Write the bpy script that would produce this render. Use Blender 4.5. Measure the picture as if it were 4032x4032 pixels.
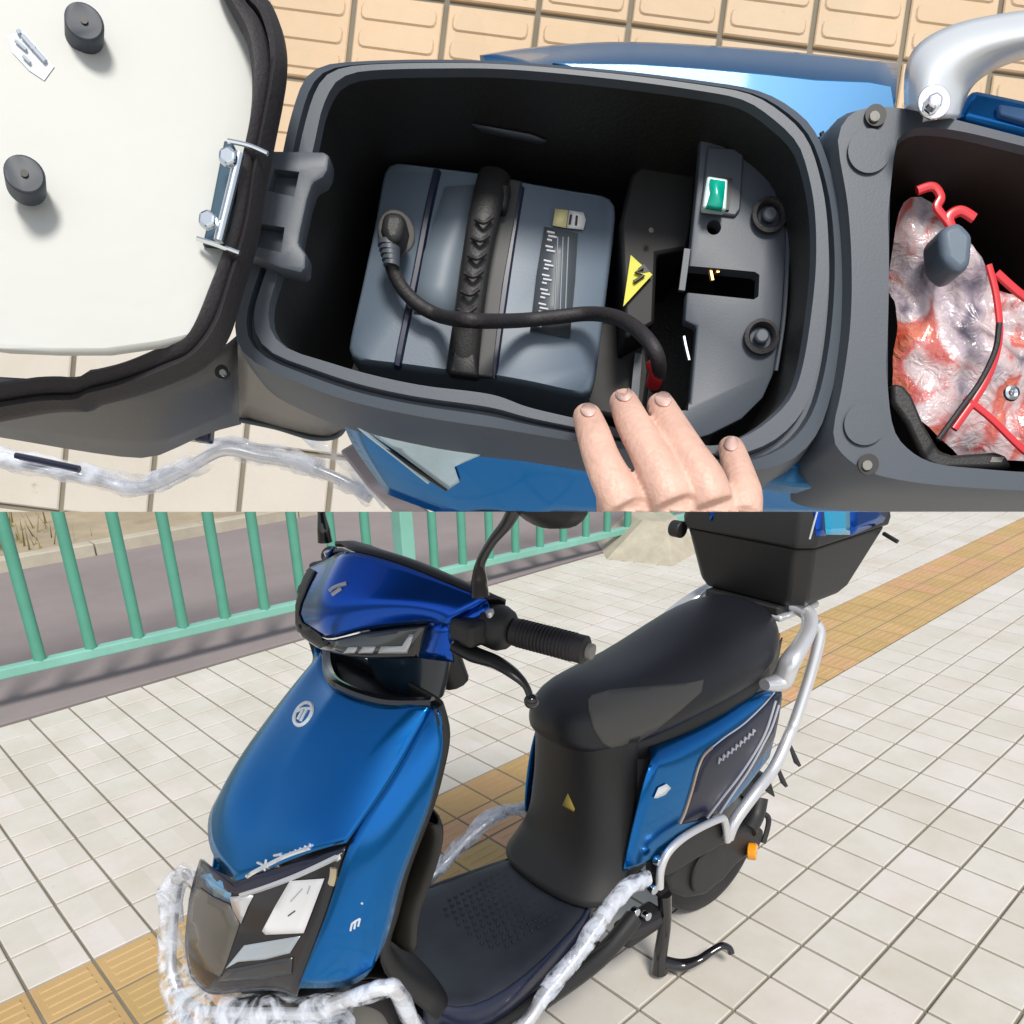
import bpy, bmesh, math, random
from mathutils import Vector, Matrix
from mathutils.bvhtree import BVHTree
random.seed(7)
R = math.radians
for o in list(bpy.data.objects): bpy.data.objects.remove(o)
scene = bpy.context.scene
COL = scene.collection

# ------------------------------------------------------------------ camera
PITCH, YAW, ROLL = 0.417765, 0.826232, -0.025349
FPX, CXP, CYP = 827.77, 512.0, 690.0
CAM = Vector((-1.75206, -0.85610, 1.41994))
fw = Vector((math.cos(PITCH)*math.cos(YAW), math.cos(PITCH)*math.sin(YAW), -math.sin(PITCH)))
rt = Vector((math.sin(YAW), -math.cos(YAW), 0)); up = rt.cross(fw)
CR = rt*math.cos(ROLL)+up*math.sin(ROLL)
CU = -rt*math.sin(ROLL)+up*math.cos(ROLL)
camd = bpy.data.cameras.new('camera'); cam = bpy.data.objects.new('camera', camd); COL.objects.link(cam)
camd.sensor_width = 36; camd.lens = FPX/1024*36; camd.shift_y = (CYP-512)/1024
camd.clip_start = 0.01; camd.clip_end = 300
cam.matrix_world = Matrix(((CR.x, CU.x, -fw.x, CAM.x), (CR.y, CU.y, -fw.y, CAM.y), (CR.z, CU.z, -fw.z, CAM.z), (0, 0, 0, 1)))
scene.camera = cam

# ------------------------------------------------------------------ sky, sun, exposure
SUN_AZ, SUN_EL = R(-122), R(52)      # direction towards the sun
w = bpy.data.worlds.new('World'); scene.world = w; w.use_nodes = True
nt = w.node_tree; bg = nt.nodes['Background']
sky = nt.nodes.new('ShaderNodeTexSky'); sky.sky_type = 'NISHITA'; sky.sun_disc = False
sky.sun_elevation = SUN_EL; sky.sun_rotation = math.pi/2-SUN_AZ
sky.air_density = 1.0; sky.dust_density = 1.5; sky.ozone_density = 1.0
hs = nt.nodes.new('ShaderNodeHueSaturation'); hs.inputs['Saturation'].default_value = 0.4
nt.links.new(sky.outputs[0], hs.inputs['Color']); nt.links.new(hs.outputs[0], bg.inputs[0])
bg.inputs[1].default_value = 0.125
sd = bpy.data.lights.new('sun', 'SUN'); sun = bpy.data.objects.new('sun', sd); COL.objects.link(sun)
sd.energy = 2.7; sd.angle = R(14); sd.color = (1, 0.95, 0.875)
sv = Vector((math.cos(SUN_EL)*math.cos(SUN_AZ), math.cos(SUN_EL)*math.sin(SUN_AZ), math.sin(SUN_EL)))
sun.rotation_euler = sv.to_track_quat('Z', 'Y').to_euler(); sun.location = sv*20
scene.view_settings.view_transform = 'Standard'; scene.view_settings.look = 'None'
scene.view_settings.exposure = 0.24; scene.view_settings.gamma = 1
scene.view_settings.use_curve_mapping = False
scene.cycles.max_bounces = 8

# ------------------------------------------------------------------ helpers
def pray(px, py):                       # a viewing ray through a point measured in the photograph (4032 px)
    x, y = px*1024/4032, py*1024/4032
    return (CR*((x-CXP)/FPX) - CU*((y-CYP)/FPX) + fw)
CROP = dict(H=(1050, 2016), B=(1700, 2016), F=(550, 3066), M=(1400, 3066), E=(2050, 2250), R=(2400, 2900), X=(2650, 2016),
            a=(0, 0), b=(800, 400), c=(0, 1050), d=(966, 1050), e=(1500, 550), f=(2350, 350), g=(2200, 1050), h=(3066, 50), i=(3066, 1050))
def src(c, a, b):
    if c == 'P': return a*4032/1932, b*4032/1932
    if c == 'S': return a, b
    return CROP[c][0]+a/2, CROP[c][1]+b/2
def hit_plane(M4, c, a, b, x=None, y=None, z=None):
    inv = M4.inverted(); o = inv @ CAM; d = inv.to_3x3() @ pray(*src(c, a, b))
    if y is not None: t = (y-o.y)/d.y
    elif z is not None: t = (z-o.z)/d.z
    else: t = (x-o.x)/d.x
    return o+d*t

def clamp(v, a, b): return max(a, min(b, v))
def tag(o, label=None, cat=None, group=None, kind=None):
    if label: o['label'] = label
    if cat: o['category'] = cat
    if group: o['group'] = group
    if kind: o['kind'] = kind
    return o
def empty(name, M4=None, label=None, cat=None, group=None, kind=None):
    o = bpy.data.objects.new(name, None); COL.objects.link(o); o.empty_display_size = .1
    if M4 is not None: o.matrix_world = M4
    WM[o.name] = M4.copy() if M4 is not None else Matrix()
    return tag(o, label, cat, group, kind)
WM = {}
class MB:
    def __init__(s): s.v = []; s.f = []
    def add(s, vs, fs):
        n = len(s.v); s.v += [tuple(v) for v in vs]; s.f += [tuple(i+n for i in f) for f in fs]; return s
    def box(s, c, size, rot=None):
        hx, hy, hz = size[0]/2, size[1]/2, size[2]/2
        vs = [Vector((x, y, z)) for x in (-hx, hx) for y in (-hy, hy) for z in (-hz, hz)]
        if rot is not None: vs = [rot @ v for v in vs]
        vs = [v+Vector(c) for v in vs]
        return s.add(vs, [(0, 1, 3, 2), (4, 6, 7, 5), (0, 4, 5, 1), (2, 3, 7, 6), (0, 2, 6, 4), (1, 5, 7, 3)])
    def tube(s, pts, r, n=12, smooth=True, cap=True, flat=1.0, closed=False):
        pts = [Vector(p) for p in pts]
        rs = r if isinstance(r, (list, tuple)) else [r]*len(pts)
        if smooth and len(pts) > 2: pts, rs = spline(pts, rs, 6, closed)
        base = len(s.v); m = len(pts); prev = None
        for k, p in enumerate(pts):
            t = (pts[(k+1) % m]-pts[k-1]) if closed else (pts[min(k+1, m-1)]-pts[max(k-1, 0)])
            t = t.normalized() if t.length > 1e-9 else Vector((0, 0, 1))
            if prev is None:
                a = Vector((0, 0, 1)) if abs(t.z) < .9 else Vector((1, 0, 0))
                u = t.cross(a).normalized()
            else: u = (prev-t*prev.dot(t)).normalized()
            prev = u; v = t.cross(u)
            for j in range(n):
                q = 2*math.pi*j/n
                s.v.append(tuple(p+u*(math.cos(q)*rs[k])+v*(math.sin(q)*rs[k]*flat)))
        for k in range(m if closed else m-1):
            for j in range(n):
                k2 = (k+1) % m
                s.f.append((base+k*n+j, base+k*n+(j+1) % n, base+k2*n+(j+1) % n, base+k2*n+j))
        if cap and not closed:
            s.f.append(tuple(base+j for j in range(n))[::-1]); s.f.append(tuple(base+(m-1)*n+j for j in range(n)))
        return s
    def disc(s, c, ax, r, h, n=24, r2=None):
        c = Vector(c); ax = Vector(ax).normalized()
        return s.tube([c-ax*h/2, c+ax*h/2], [r, r2 if r2 is not None else r], n, smooth=False)
    def grid(s, rows, wrap=False):
        n = len(s.v); m = len(rows[0])
        for r_ in rows: s.v += [tuple(p) for p in r_]
        for i in range(len(rows)-1):
            for j in range(m if wrap else m-1):
                j2 = (j+1) % m
                s.f.append((n+i*m+j, n+i*m+j2, n+(i+1)*m+j2, n+(i+1)*m+j))
        return s
    def prism(s, pts, vec):
        n = len(pts); vec = Vector(vec); b = len(s.v)
        s.v += [tuple(p) for p in pts]+[tuple(Vector(p)+vec) for p in pts]
        s.f.append(tuple(range(b, b+n))); s.f.append(tuple(range(b+2*n-1, b+n-1, -1)))
        for i in range(n):
            j = (i+1) % n; s.f.append((b+i, b+j, b+n+j, b+n+i))
        return s
    def build(s, name, mat, parent=None, smooth=True, bevel=0, seg=2, sub=0, solid=0, recalc=True, label=None, kind=None, angle=40, off=-1.0):
        me = bpy.data.meshes.new(name); me.from_pydata(s.v, [], s.f); me.update()
        if recalc:
            bm = bmesh.new(); bm.from_mesh(me); bmesh.ops.remove_doubles(bm, verts=bm.verts, dist=1e-6)
            bmesh.ops.recalc_face_normals(bm, faces=bm.faces); bm.to_mesh(me); bm.free()
        o = bpy.data.objects.new(name, me); COL.objects.link(o)
        if mat: me.materials.append(mat)
        if smooth:
            for p in me.polygons: p.use_smooth = True
        if sub:
            m = o.modifiers.new('sub', 'SUBSURF'); m.levels = sub; m.render_levels = sub; m.boundary_smooth = 'PRESERVE_CORNERS'
        if solid:
            m = o.modifiers.new('solid', 'SOLIDIFY'); m.thickness = solid; m.offset = off
        if bevel:
            m = o.modifiers.new('bevel', 'BEVEL'); m.width = bevel; m.segments = seg; m.limit_method = 'ANGLE'; m.angle_limit = R(35)
        if smooth and angle and not sub:
            for p in me.polygons: p.use_smooth = True
            try: me.set_sharp_from_angle(angle=R(angle))
            except Exception: pass
        if parent is not None:
            o.parent = parent; WM[o.name] = WM.get(parent.name, Matrix())
        else: WM[o.name] = Matrix()
        if label: o['label'] = label
        if kind: o['kind'] = kind
        return o
def spline(pts, rs, k, closed=False):
    P = []; Q = []; n = len(pts)
    rng = range(n) if closed else range(n-1)
    for i in rng:
        if closed: a, b, c, d = pts[i-1], pts[i], pts[(i+1) % n], pts[(i+2) % n]
        else: a, b, c, d = pts[max(i-1, 0)], pts[i], pts[i+1], pts[min(i+2, n-1)]
        for j in range(k):
            t = j/k
            P.append(0.5*((2*b)+(c-a)*t+(2*a-5*b+4*c-d)*t*t+(-a+3*b-3*c+d)*t**3)); Q.append(rs[i]*(1-t)+rs[(i+1) % n]*t)
    if not closed: P.append(pts[-1]); Q.append(rs[-1])
    return P, Q
from mathutils import noise as mnoise
def crinkle(mb, amp, freq):
    """push the points of a skin about like crumpled film"""
    s_ = random.uniform(0, 50)
    for i, v in enumerate(mb.v):
        q = Vector(v)*freq+Vector((s_, s_, s_)); n1 = mnoise.noise_vector(q); n2 = mnoise.noise_vector(q*2.7)
        n1 = Vector([math.copysign(abs(c)**.7, c) for c in n1])
        mb.v[i] = tuple(Vector(v)+n1*amp*.8+n2*amp*.4)
    return mb
def dg(): return bpy.context.evaluated_depsgraph_get()
def bake(o):
    """apply the modifiers of one object"""
    me = bpy.data.meshes.new_from_object(o.evaluated_get(dg())); o.modifiers.clear(); o.data = me; return o
def bvh_of(objs):
    vs = []; fs = []
    D = dg()
    for o in objs:
        me = o.evaluated_get(D).to_mesh(); M4 = WM[o.name]; n = len(vs)
        vs += [M4 @ v.co for v in me.vertices]; fs += [tuple(i+n for i in p.vertices) for p in me.polygons]
        o.evaluated_get(D).to_mesh_clear()
    return BVHTree.FromPolygons(vs, fs)
def onto(bvh, M4, c, a, b, lift=.0006):
    d = pray(*src(c, a, b)).normalized()
    h, n, _, dist = bvh.ray_cast(CAM, d)
    if h is None: return None
    if n.dot(d) > 0: n = -n
    return M4.inverted() @ (h+n*lift)
def decal(bvh, parent, name, mat, c, pts, lift=.0008, thick=.0006, cuts=2, label=None, kind=None, extra=None):
    """a thin sheet that lies on a surface, outline given in the photograph"""
    M4 = WM[parent.name] if parent else Matrix()
    root = parent
    bm = bmesh.new(); vs = [bm.verts.new((p[0], p[1], 0)) for p in pts]; bm.faces.new(vs)
    bmesh.ops.triangulate(bm, faces=bm.faces)
    for k in range(cuts): bmesh.ops.subdivide_edges(bm, edges=bm.edges, cuts=1, use_grid_fill=True)
    dead = []
    for v in bm.verts:
        q = onto(bvh, M4, c, v.co.x, v.co.y, lift)
        if q is None: dead.append(v)
        else: v.co = q
    if dead: bmesh.ops.delete(bm, geom=dead, context='VERTS')
    bmesh.ops.recalc_face_normals(bm, faces=bm.faces)
    me = bpy.data.meshes.new(name); bm.to_mesh(me); bm.free()
    inv = M4.inverted(); camL = inv @ CAM
    if me.polygons and (me.polygons[0].normal.dot(camL-me.polygons[0].center) < 0): me.flip_normals()
    o = bpy.data.objects.new(name, me); COL.objects.link(o); me.materials.append(mat); o.parent = parent; WM[o.name] = M4
    for p in me.polygons: p.use_smooth = True
    if thick:
        m = o.modifiers.new('solid', 'SOLIDIFY'); m.thickness = thick; m.offset = 1
    if label: o['label'] = label
    if kind: o['kind'] = kind
    return o
def trim(bvh, parent, name, mat, c, pts, r, lift=.0005, k=5, **kw):
    """a thin bead laid along a surface"""
    M4 = WM[parent.name]; P = []
    pp, _ = spline([Vector((p[0], p[1], 0)) for p in pts], [1]*len(pts), k)
    for p in pp:
        q = onto(bvh, M4, c, p.x, p.y, lift)
        if q is not None: P.append(q)
    if len(P) < 2: return None
    return MB().tube(P, r, 6, smooth=False).build(name, mat, parent, **kw)

# ------------------------------------------------------------------ materials
def carve(o, cutters):
    """cut openings into a piece"""
    for mb in cutters:
        c = mb.build('cutter', None, None, smooth=False); c.matrix_world = WM[o.name]
        bpy.context.view_layer.update()
        m = o.modifiers.new('b', 'BOOLEAN'); m.operation = 'DIFFERENCE'; m.object = c; m.solver = 'EXACT'
        me = bpy.data.meshes.new_from_object(o.evaluated_get(dg())); o.modifiers.clear(); o.data = me
        bpy.data.objects.remove(c)
    me.set_sharp_from_angle(angle=R(35))
    return o
def mat(name, col, rough=.5, metal=0, bump=0, bscale=200, var=0, vscale=8, coat=0, spec=.5, trans=0, emis=0, alpha=1):
    m = bpy.data.materials.new(name); m.use_nodes = True; n = m.node_tree; b = n.nodes['Principled BSDF']
    b.inputs['Base Color'].default_value = (*col, 1); b.inputs['Roughness'].default_value = rough
    b.inputs['Metallic'].default_value = metal; b.inputs['Coat Weight'].default_value = coat
    b.inputs['Coat Roughness'].default_value = .05
    b.inputs['Specular IOR Level'].default_value = spec; b.inputs['Transmission Weight'].default_value = trans
    b.inputs['Alpha'].default_value = alpha
    tc = n.nodes.new('ShaderNodeTexCoord')
    if bump:
        t = n.nodes.new('ShaderNodeTexNoise'); t.inputs['Scale'].default_value = bscale; t.inputs['Detail'].default_value = 3
        bu = n.nodes.new('ShaderNodeBump'); bu.inputs['Strength'].default_value = bump; bu.inputs['Distance'].default_value = .002
        n.links.new(tc.outputs['Object'], t.inputs['Vector']); n.links.new(t.outputs[0], bu.inputs['Height']); n.links.new(bu.outputs[0], b.inputs['Normal'])
    if var:
        t = n.nodes.new('ShaderNodeTexNoise'); t.inputs['Scale'].default_value = vscale; t.inputs['Detail'].default_value = 5; t.inputs['Roughness'].default_value = .65
        r_ = n.nodes.new('ShaderNodeValToRGB'); r_.color_ramp.elements[0].position = .3; r_.color_ramp.elements[1].position = .7
        r_.color_ramp.elements[0].color = (*[c*(1-var) for c in col], 1); r_.color_ramp.elements[1].color = (*[min(1, c*(1+var)) for c in col], 1)
        n.links.new(tc.outputs['Object'], t.inputs['Vector']); n.links.new(t.outputs[0], r_.inputs[0]); n.links.new(r_.outputs[0], b.inputs['Base Color'])
        rr = n.nodes.new('ShaderNodeMapRange'); rr.inputs['To Min'].default_value = clamp(rough-.08, .02, 1); rr.inputs['To Max'].default_value = clamp(rough+.1, 0, 1)
        n.links.new(t.outputs[0], rr.inputs['Value']); n.links.new(rr.outputs[0], b.inputs['Roughness'])
    return m
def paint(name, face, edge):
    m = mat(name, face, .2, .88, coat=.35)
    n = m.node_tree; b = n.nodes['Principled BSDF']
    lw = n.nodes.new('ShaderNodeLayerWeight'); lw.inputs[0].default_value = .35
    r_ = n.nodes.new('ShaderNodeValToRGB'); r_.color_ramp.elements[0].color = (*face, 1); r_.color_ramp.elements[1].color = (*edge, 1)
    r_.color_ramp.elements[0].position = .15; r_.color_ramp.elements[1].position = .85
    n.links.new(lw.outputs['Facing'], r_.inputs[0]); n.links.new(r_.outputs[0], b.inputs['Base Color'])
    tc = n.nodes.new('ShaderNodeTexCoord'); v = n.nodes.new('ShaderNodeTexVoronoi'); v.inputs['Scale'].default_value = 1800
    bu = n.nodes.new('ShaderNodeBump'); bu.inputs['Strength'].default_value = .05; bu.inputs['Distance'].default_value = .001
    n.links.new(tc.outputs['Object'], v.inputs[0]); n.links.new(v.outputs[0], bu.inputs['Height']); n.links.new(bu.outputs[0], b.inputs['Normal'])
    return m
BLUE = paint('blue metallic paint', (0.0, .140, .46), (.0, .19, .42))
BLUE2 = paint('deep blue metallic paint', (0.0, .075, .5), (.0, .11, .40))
BLACK = mat('black textured plastic', (.018, .018, .019), .5, bump=.15, bscale=900)
BLACKG = mat('glossy black plastic', (.008, .008, .01), .12, coat=.6)
NAVY = mat('navy gloss panel', (.010, .015, .042), .3, coat=.15)
RUBBER = mat('black rubber', (.022, .02, .023), .6, bump=.2, bscale=600)
SEAT = mat('black seat vinyl', (.014, .015, .021), .42, bump=.25, bscale=1100)
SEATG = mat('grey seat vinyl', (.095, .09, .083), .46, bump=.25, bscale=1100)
MAT_ = mat('dark floor mat rubber', (.022, .026, .036), .45, var=.25, vscale=14)
SILVER = mat('silver painted metal', (.72, .73, .76), .28, .6)
CHROME = mat('chrome', (.85, .86, .88), .08, 1)
STEEL = mat('zinc plated steel', (.62, .68, .74), .18, 1)
WHITEP = mat('white paper', (.8, .8, .8), .5)
GOLD = mat('pale gold trim', (.55, .42, .32), .3, .6)
AMBER = mat('amber reflector', (.85, .32, .01), .2, coat=.5)
REDM = mat('red plastic', (.5, .02, .03), .3)
YELLOW = mat('yellow warning print', (.62, .6, .02), .5)
GOLDY = mat('faded yellow warning print', (.4, .3, .05), .5)
GREYP = mat('grey charcoal plastic', (.06, .074, .095), .46, bump=.03, bscale=900)
GREYD = mat('dark grey bin plastic', (.012, .012, .012), .5, bump=.15, bscale=500)
GREYS = mat('warm grey side plastic', (.2, .195, .18), .45, bump=.1, bscale=600, var=.1, vscale=6)
CASE = mat('blue grey charger case', (.115, .155, .205), .45, bump=.04, bscale=900, var=.06)
CASE2 = mat('paler charger label panel', (.15, .19, .235), .45)
FELT = mat('cream seat board', (.50, .515, .495), .5, bump=.12, bscale=60, var=.05, vscale=7)
TEAL = mat('green painted steel', (.085, .31, .225), .5, var=.12, vscale=3)
TEALB = mat('pale green painted steel', (.2, .46, .38), .4, var=.12, vscale=3)
CONC = mat('beige concrete', (.42, .38, .3), .85, bump=.5, bscale=60, var=.15, vscale=9)
ASPH = mat('mauve asphalt', (.25, .215, .215), .9, bump=.4, bscale=120, var=.12, vscale=1.2)
TANW = mat('tan wall render', (.36, .3, .21), .9, bump=.4, bscale=30, var=.22, vscale=2.4)
KERB = mat('pale kerb stone', (.45, .41, .33), .85, var=.15, vscale=4)
GRASSM = mat('dry grass', (.2, .17, .05), .9, var=.3, vscale=12)
GREEN = mat('green rocker switch', (0.0, .38, .27), .25, coat=.3)
SKIN = mat('skin', (.66, .42, .335), .46, bump=.35, bscale=330, var=.12, vscale=60)
SKIN.node_tree.nodes['Principled BSDF'].inputs['Subsurface Weight'].default_value = .15
SKIN.node_tree.nodes['Principled BSDF'].inputs['Subsurface Radius'].default_value = (.01, .004, .002)
NAIL = mat('fingernail', (.74, .5, .44), .25, coat=.3)
SMOKE = mat('smoked lamp lens', (.028, .028, .032), .16, coat=.18, spec=.35)
SMOKEB = mat('warm reflector behind lens', (.12, .11, .095), .25, .3, coat=.2)
PALEB = mat('pale blue reflective strip', (.2, .4, .62), .15, .6)
REFLECTION = mat('painted pale reflection', (.5, .66, .76), .2, .3, var=.15, vscale=30)  # colour of the reflection painted on the near blue panel
PRINT = mat('pale grey lettering', (.45, .46, .52), .4)
EMBLEM = mat('white emblem', (.72, .76, .8), .3)
PRINTD = mat('painted dark line', (.02, .02, .02), .5)
PRINTF = mat('faint grey print', (.4, .45, .52), .5)
GROUT = mat('tile joint mortar', (.2, .18, .14), .95, var=.2, vscale=5)
def wrapmat(name, col, alpha):
    m = bpy.data.materials.new(name); m.use_nodes = True; n = m.node_tree; b = n.nodes['Principled BSDF']; out = n.nodes['Material Output']
    b.inputs['Base Color'].default_value = (*col, 1); b.inputs['Roughness'].default_value = .12; b.inputs['Coat Weight'].default_value = .4
    tc = n.nodes.new('ShaderNodeTexCoord'); t = n.nodes.new('ShaderNodeTexNoise'); t.inputs['Scale'].default_value = 15; t.inputs['Detail'].default_value = 4; t.inputs['Distortion'].default_value = 2.5
    bu = n.nodes.new('ShaderNodeBump'); bu.inputs['Strength'].default_value = .6; bu.inputs['Distance'].default_value = .006
    n.links.new(tc.outputs['Object'], t.inputs[0]); n.links.new(t.outputs[0], bu.inputs['Height']); n.links.new(bu.outputs[0], b.inputs['Normal'])
    tr = n.nodes.new('ShaderNodeBsdfTransparent'); mx = n.nodes.new('ShaderNodeMixShader')
    mr = n.nodes.new('ShaderNodeMapRange'); mr.inputs['From Min'].default_value = .4; mr.inputs['From Max'].default_value = .6
    mr.inputs['To Min'].default_value = max(0, alpha-.3); mr.inputs['To Max'].default_value = min(1, alpha+.38)
    n.links.new(t.outputs[0], mr.inputs[0]); n.links.new(mr.outputs[0], mx.inputs[0]); n.links.new(tr.outputs[0], mx.inputs[1]); n.links.new(b.outputs[0], mx.inputs[2]); n.links.new(mx.outputs[0], out.inputs[0])
    return m
WRAP = wrapmat('crumpled clear plastic wrap', (.82, .87, .97), .26)
WRAPR = wrapmat('red printed plastic film', (.75, .1, .08), .8)
WRAPW = mat('milky plastic film with red print', (.75, .68, .7), .18, coat=.5)
def _redprint(m):
    n = m.node_tree; b = n.nodes['Principled BSDF']; tc = n.nodes.new('ShaderNodeTexCoord')
    t = n.nodes.new('ShaderNodeTexNoise'); t.inputs['Scale'].default_value = 24; t.inputs['Detail'].default_value = 3.5; t.inputs['Distortion'].default_value = 1.2
    r_ = n.nodes.new('ShaderNodeValToRGB'); e = r_.color_ramp.elements
    e[0].position = .28; e[0].color = (.16, .15, .2, 1); e[1].position = .74; e[1].color = (.7, .1, .06, 1)
    for pos, c in ((.36, (.45, .38, .45)), (.44, (.68, .58, .61)), (.49, (.66, .46, .47)), (.535, (.62, .14, .13)), (.6, (.72, .22, .14))):
        q = e.new(pos); q.color = (*c, 1)
    n.links.new(tc.outputs['Object'], t.inputs[0]); n.links.new(t.outputs[0], r_.inputs[0]); n.links.new(r_.outputs[0], b.inputs['Base Color'])
    t2 = n.nodes.new('ShaderNodeTexNoise'); t2.inputs['Scale'].default_value = 120; t2.inputs['Detail'].default_value = 4; t2.inputs['Distortion'].default_value = 2
    bu = n.nodes.new('ShaderNodeBump'); bu.inputs['Strength'].default_value = .5; bu.inputs['Distance'].default_value = .003
    n.links.new(tc.outputs['Object'], t2.inputs[0]); n.links.new(t2.outputs[0], bu.inputs['Height']); n.links.new(bu.outputs[0], b.inputs['Normal'])
_redprint(WRAPW)
def tilemat(name, cols, pitch, rough, ox=0.0, spread=.06):
    m = mat(name, cols[0], rough); n = m.node_tree; b = n.nodes['Principled BSDF']
    tc = n.nodes.new('ShaderNodeTexCoord'); oi = n.nodes.new('ShaderNodeNewGeometry')
    sc = n.nodes.new('ShaderNodeVectorMath'); sc.operation = 'MULTIPLY_ADD'; sc.inputs[1].default_value = (1/pitch, 1/pitch, 0); sc.inputs[2].default_value = (ox, 0, 0)
    fl = n.nodes.new('ShaderNodeVectorMath'); fl.operation = 'FLOOR'
    wn = n.nodes.new('ShaderNodeTexWhiteNoise'); wn.noise_dimensions = '3D'
    n.links.new(oi.outputs['Position'], sc.inputs[0]); n.links.new(sc.outputs[0], fl.inputs[0]); n.links.new(fl.outputs[0], wn.inputs[0])
    r_ = n.nodes.new('ShaderNodeValToRGB'); el = r_.color_ramp.elements
    el[0].color = (*cols[0], 1); el[1].color = (*cols[1], 1); e2 = el.new(.5); e2.color = (*cols[2], 1)
    n.links.new(wn.outputs['Value'], r_.inputs[0])
    t = n.nodes.new('ShaderNodeTexNoise'); t.inputs['Scale'].default_value = 3.2; t.inputs['Detail'].default_value = 8; t.inputs['Roughness'].default_value = .7
    n.links.new(oi.outputs['Position'], t.inputs[0])
    r2 = n.nodes.new('ShaderNodeValToRGB'); r2.color_ramp.elements[0].position = .32; r2.color_ramp.elements[1].position = .6
    r2.color_ramp.elements[0].color = (.76, .72, .6, 1); r2.color_ramp.elements[1].color = (1, 1, 1, 1)
    mx = n.nodes.new('ShaderNodeMix'); mx.data_type = 'RGBA'; mx.blend_type = 'MULTIPLY'; mx.inputs['Factor'].default_value = .5
    n.links.new(t.outputs[0], r2.inputs[0]); n.links.new(r_.outputs[0], mx.inputs['A']); n.links.new(r2.outputs[0], mx.inputs['B']); n.links.new(mx.outputs['Result'], b.inputs['Base Color'])
    t3 = n.nodes.new('ShaderNodeTexNoise'); t3.inputs['Scale'].default_value = 38; t3.inputs['Detail'].default_value = 5; t3.inputs['Roughness'].default_value = .75
    r3 = n.nodes.new('ShaderNodeValToRGB'); r3.color_ramp.elements[0].position = .66; r3.color_ramp.elements[1].position = .76
    r3.color_ramp.elements[0].color = (1, 1, 1, 1); r3.color_ramp.elements[1].color = (.6, .55, .45, 1)
    m3 = n.nodes.new('ShaderNodeMix'); m3.data_type = 'RGBA'; m3.blend_type = 'MULTIPLY'; m3.inputs['Factor'].default_value = .8
    n.links.new(oi.outputs['Position'], t3.inputs[0]); n.links.new(t3.outputs[0], r3.inputs[0]); n.links.new(mx.outputs['Result'], m3.inputs['A']); n.links.new(r3.outputs[0], m3.inputs['B']); n.links.new(m3.outputs['Result'], b.inputs['Base Color'])
    t2 = n.nodes.new('ShaderNodeTexNoise'); t2.inputs['Scale'].default_value = 150; t2.inputs['Detail'].default_value = 4
    n.links.new(oi.outputs['Position'], t2.inputs[0])
    bu = n.nodes.new('ShaderNodeBump'); bu.inputs['Strength'].default_value = .25; bu.inputs['Distance'].default_value = .001
    n.links.new(t2.outputs[0], bu.inputs['Height']); n.links.new(bu.outputs[0], b.inputs['Normal'])
    return m
WTILE = tilemat('glazed cream floor tile', [(.60, .565, .515), (.66, .615, .585), (.625, .605, .56)], .15, .55)
YTILE = tilemat('ochre tactile tile', [(.53, .35, .16), (.56, .33, .19), (.47, .33, .14)], .15, .6, -.442)
# ------------------------------------------------------------------ ground, tiles, road
def sheet(name, x0, x1, y0, y1, z, m, parent=None, kind='structure', nx=1, ny=1):
    mb = MB(); mb.grid([[(x0+(x1-x0)*i/nx, y0+(y1-y0)*j/ny, z) for i in range(nx+1)] for j in range(ny+1)])
    o = mb.build(name, m, parent, smooth=False); 
    if kind: o['kind'] = kind
    for p in o.data.polygons:
        if p.normal.z < 0: o.data.flip_normals(); break
    return o
KY = 2.72            # the tiled pavement ends here
T_ = .15
ground = sheet('ground', -120, 120, -120, 120, -.035, mat('far ground', (.2, .18, .15), .9, var=.15, vscale=.3))
pave = sheet('tiled_pavement', -9, 14, -9, KY, -.008, GROUT)
def tile_mesh(name, m, bars):
    mb = MB(); g = .0037; h = T_/2-g; c = .0025
    for k, (e, z) in enumerate(((0, -.012), (0, -.0022), (c, 0))): pass
    r0 = [(-h, -h, -.012), (h, -h, -.012), (h, h, -.012), (-h, h, -.012)]
    r1 = [(x, y, -.002) for x, y, _ in r0]; q = h-c
    r2 = [(-q, -q, 0), (q, -q, 0), (q, q, 0), (-q, q, 0)]
    mb.grid([r0, r1, r2], wrap=True); mb.f.append((8, 9, 10, 11))
    if bars:
        for k in range(4):
            y = (k-1.5)*.031
            a = [(-.056, y-.008, 0), (.056, y-.008, 0), (.056, y+.008, 0), (-.056, y+.008, 0)]
            b = [(-.053, y-.005, .0026), (.053, y-.005, .0026), (.053, y+.005, .0026), (-.053, y+.005, .0026)]
            n = len(mb.v); mb.grid([a, b], wrap=True); mb.f.append((n+4, n+5, n+6, n+7))
    me = bpy.data.meshes.new(name); me.from_pydata(mb.v, [], mb.f); me.materials.append(m)
    bm = bmesh.new(); bm.from_mesh(me); bmesh.ops.recalc_face_normals(bm, faces=bm.faces); bm.to_mesh(me); bm.free()
    return me
def seen(x, y, z=0):
    d = Vector((x, y, z))-CAM; zz = d.dot(fw)
    if zz < .3: return None
    px = CXP+FPX*d.dot(CR)/zz; py = CYP-FPX*d.dot(CU)/zz
    if -60 < px < 1084 and 470 < py < 1090: return zz
    return None
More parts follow.
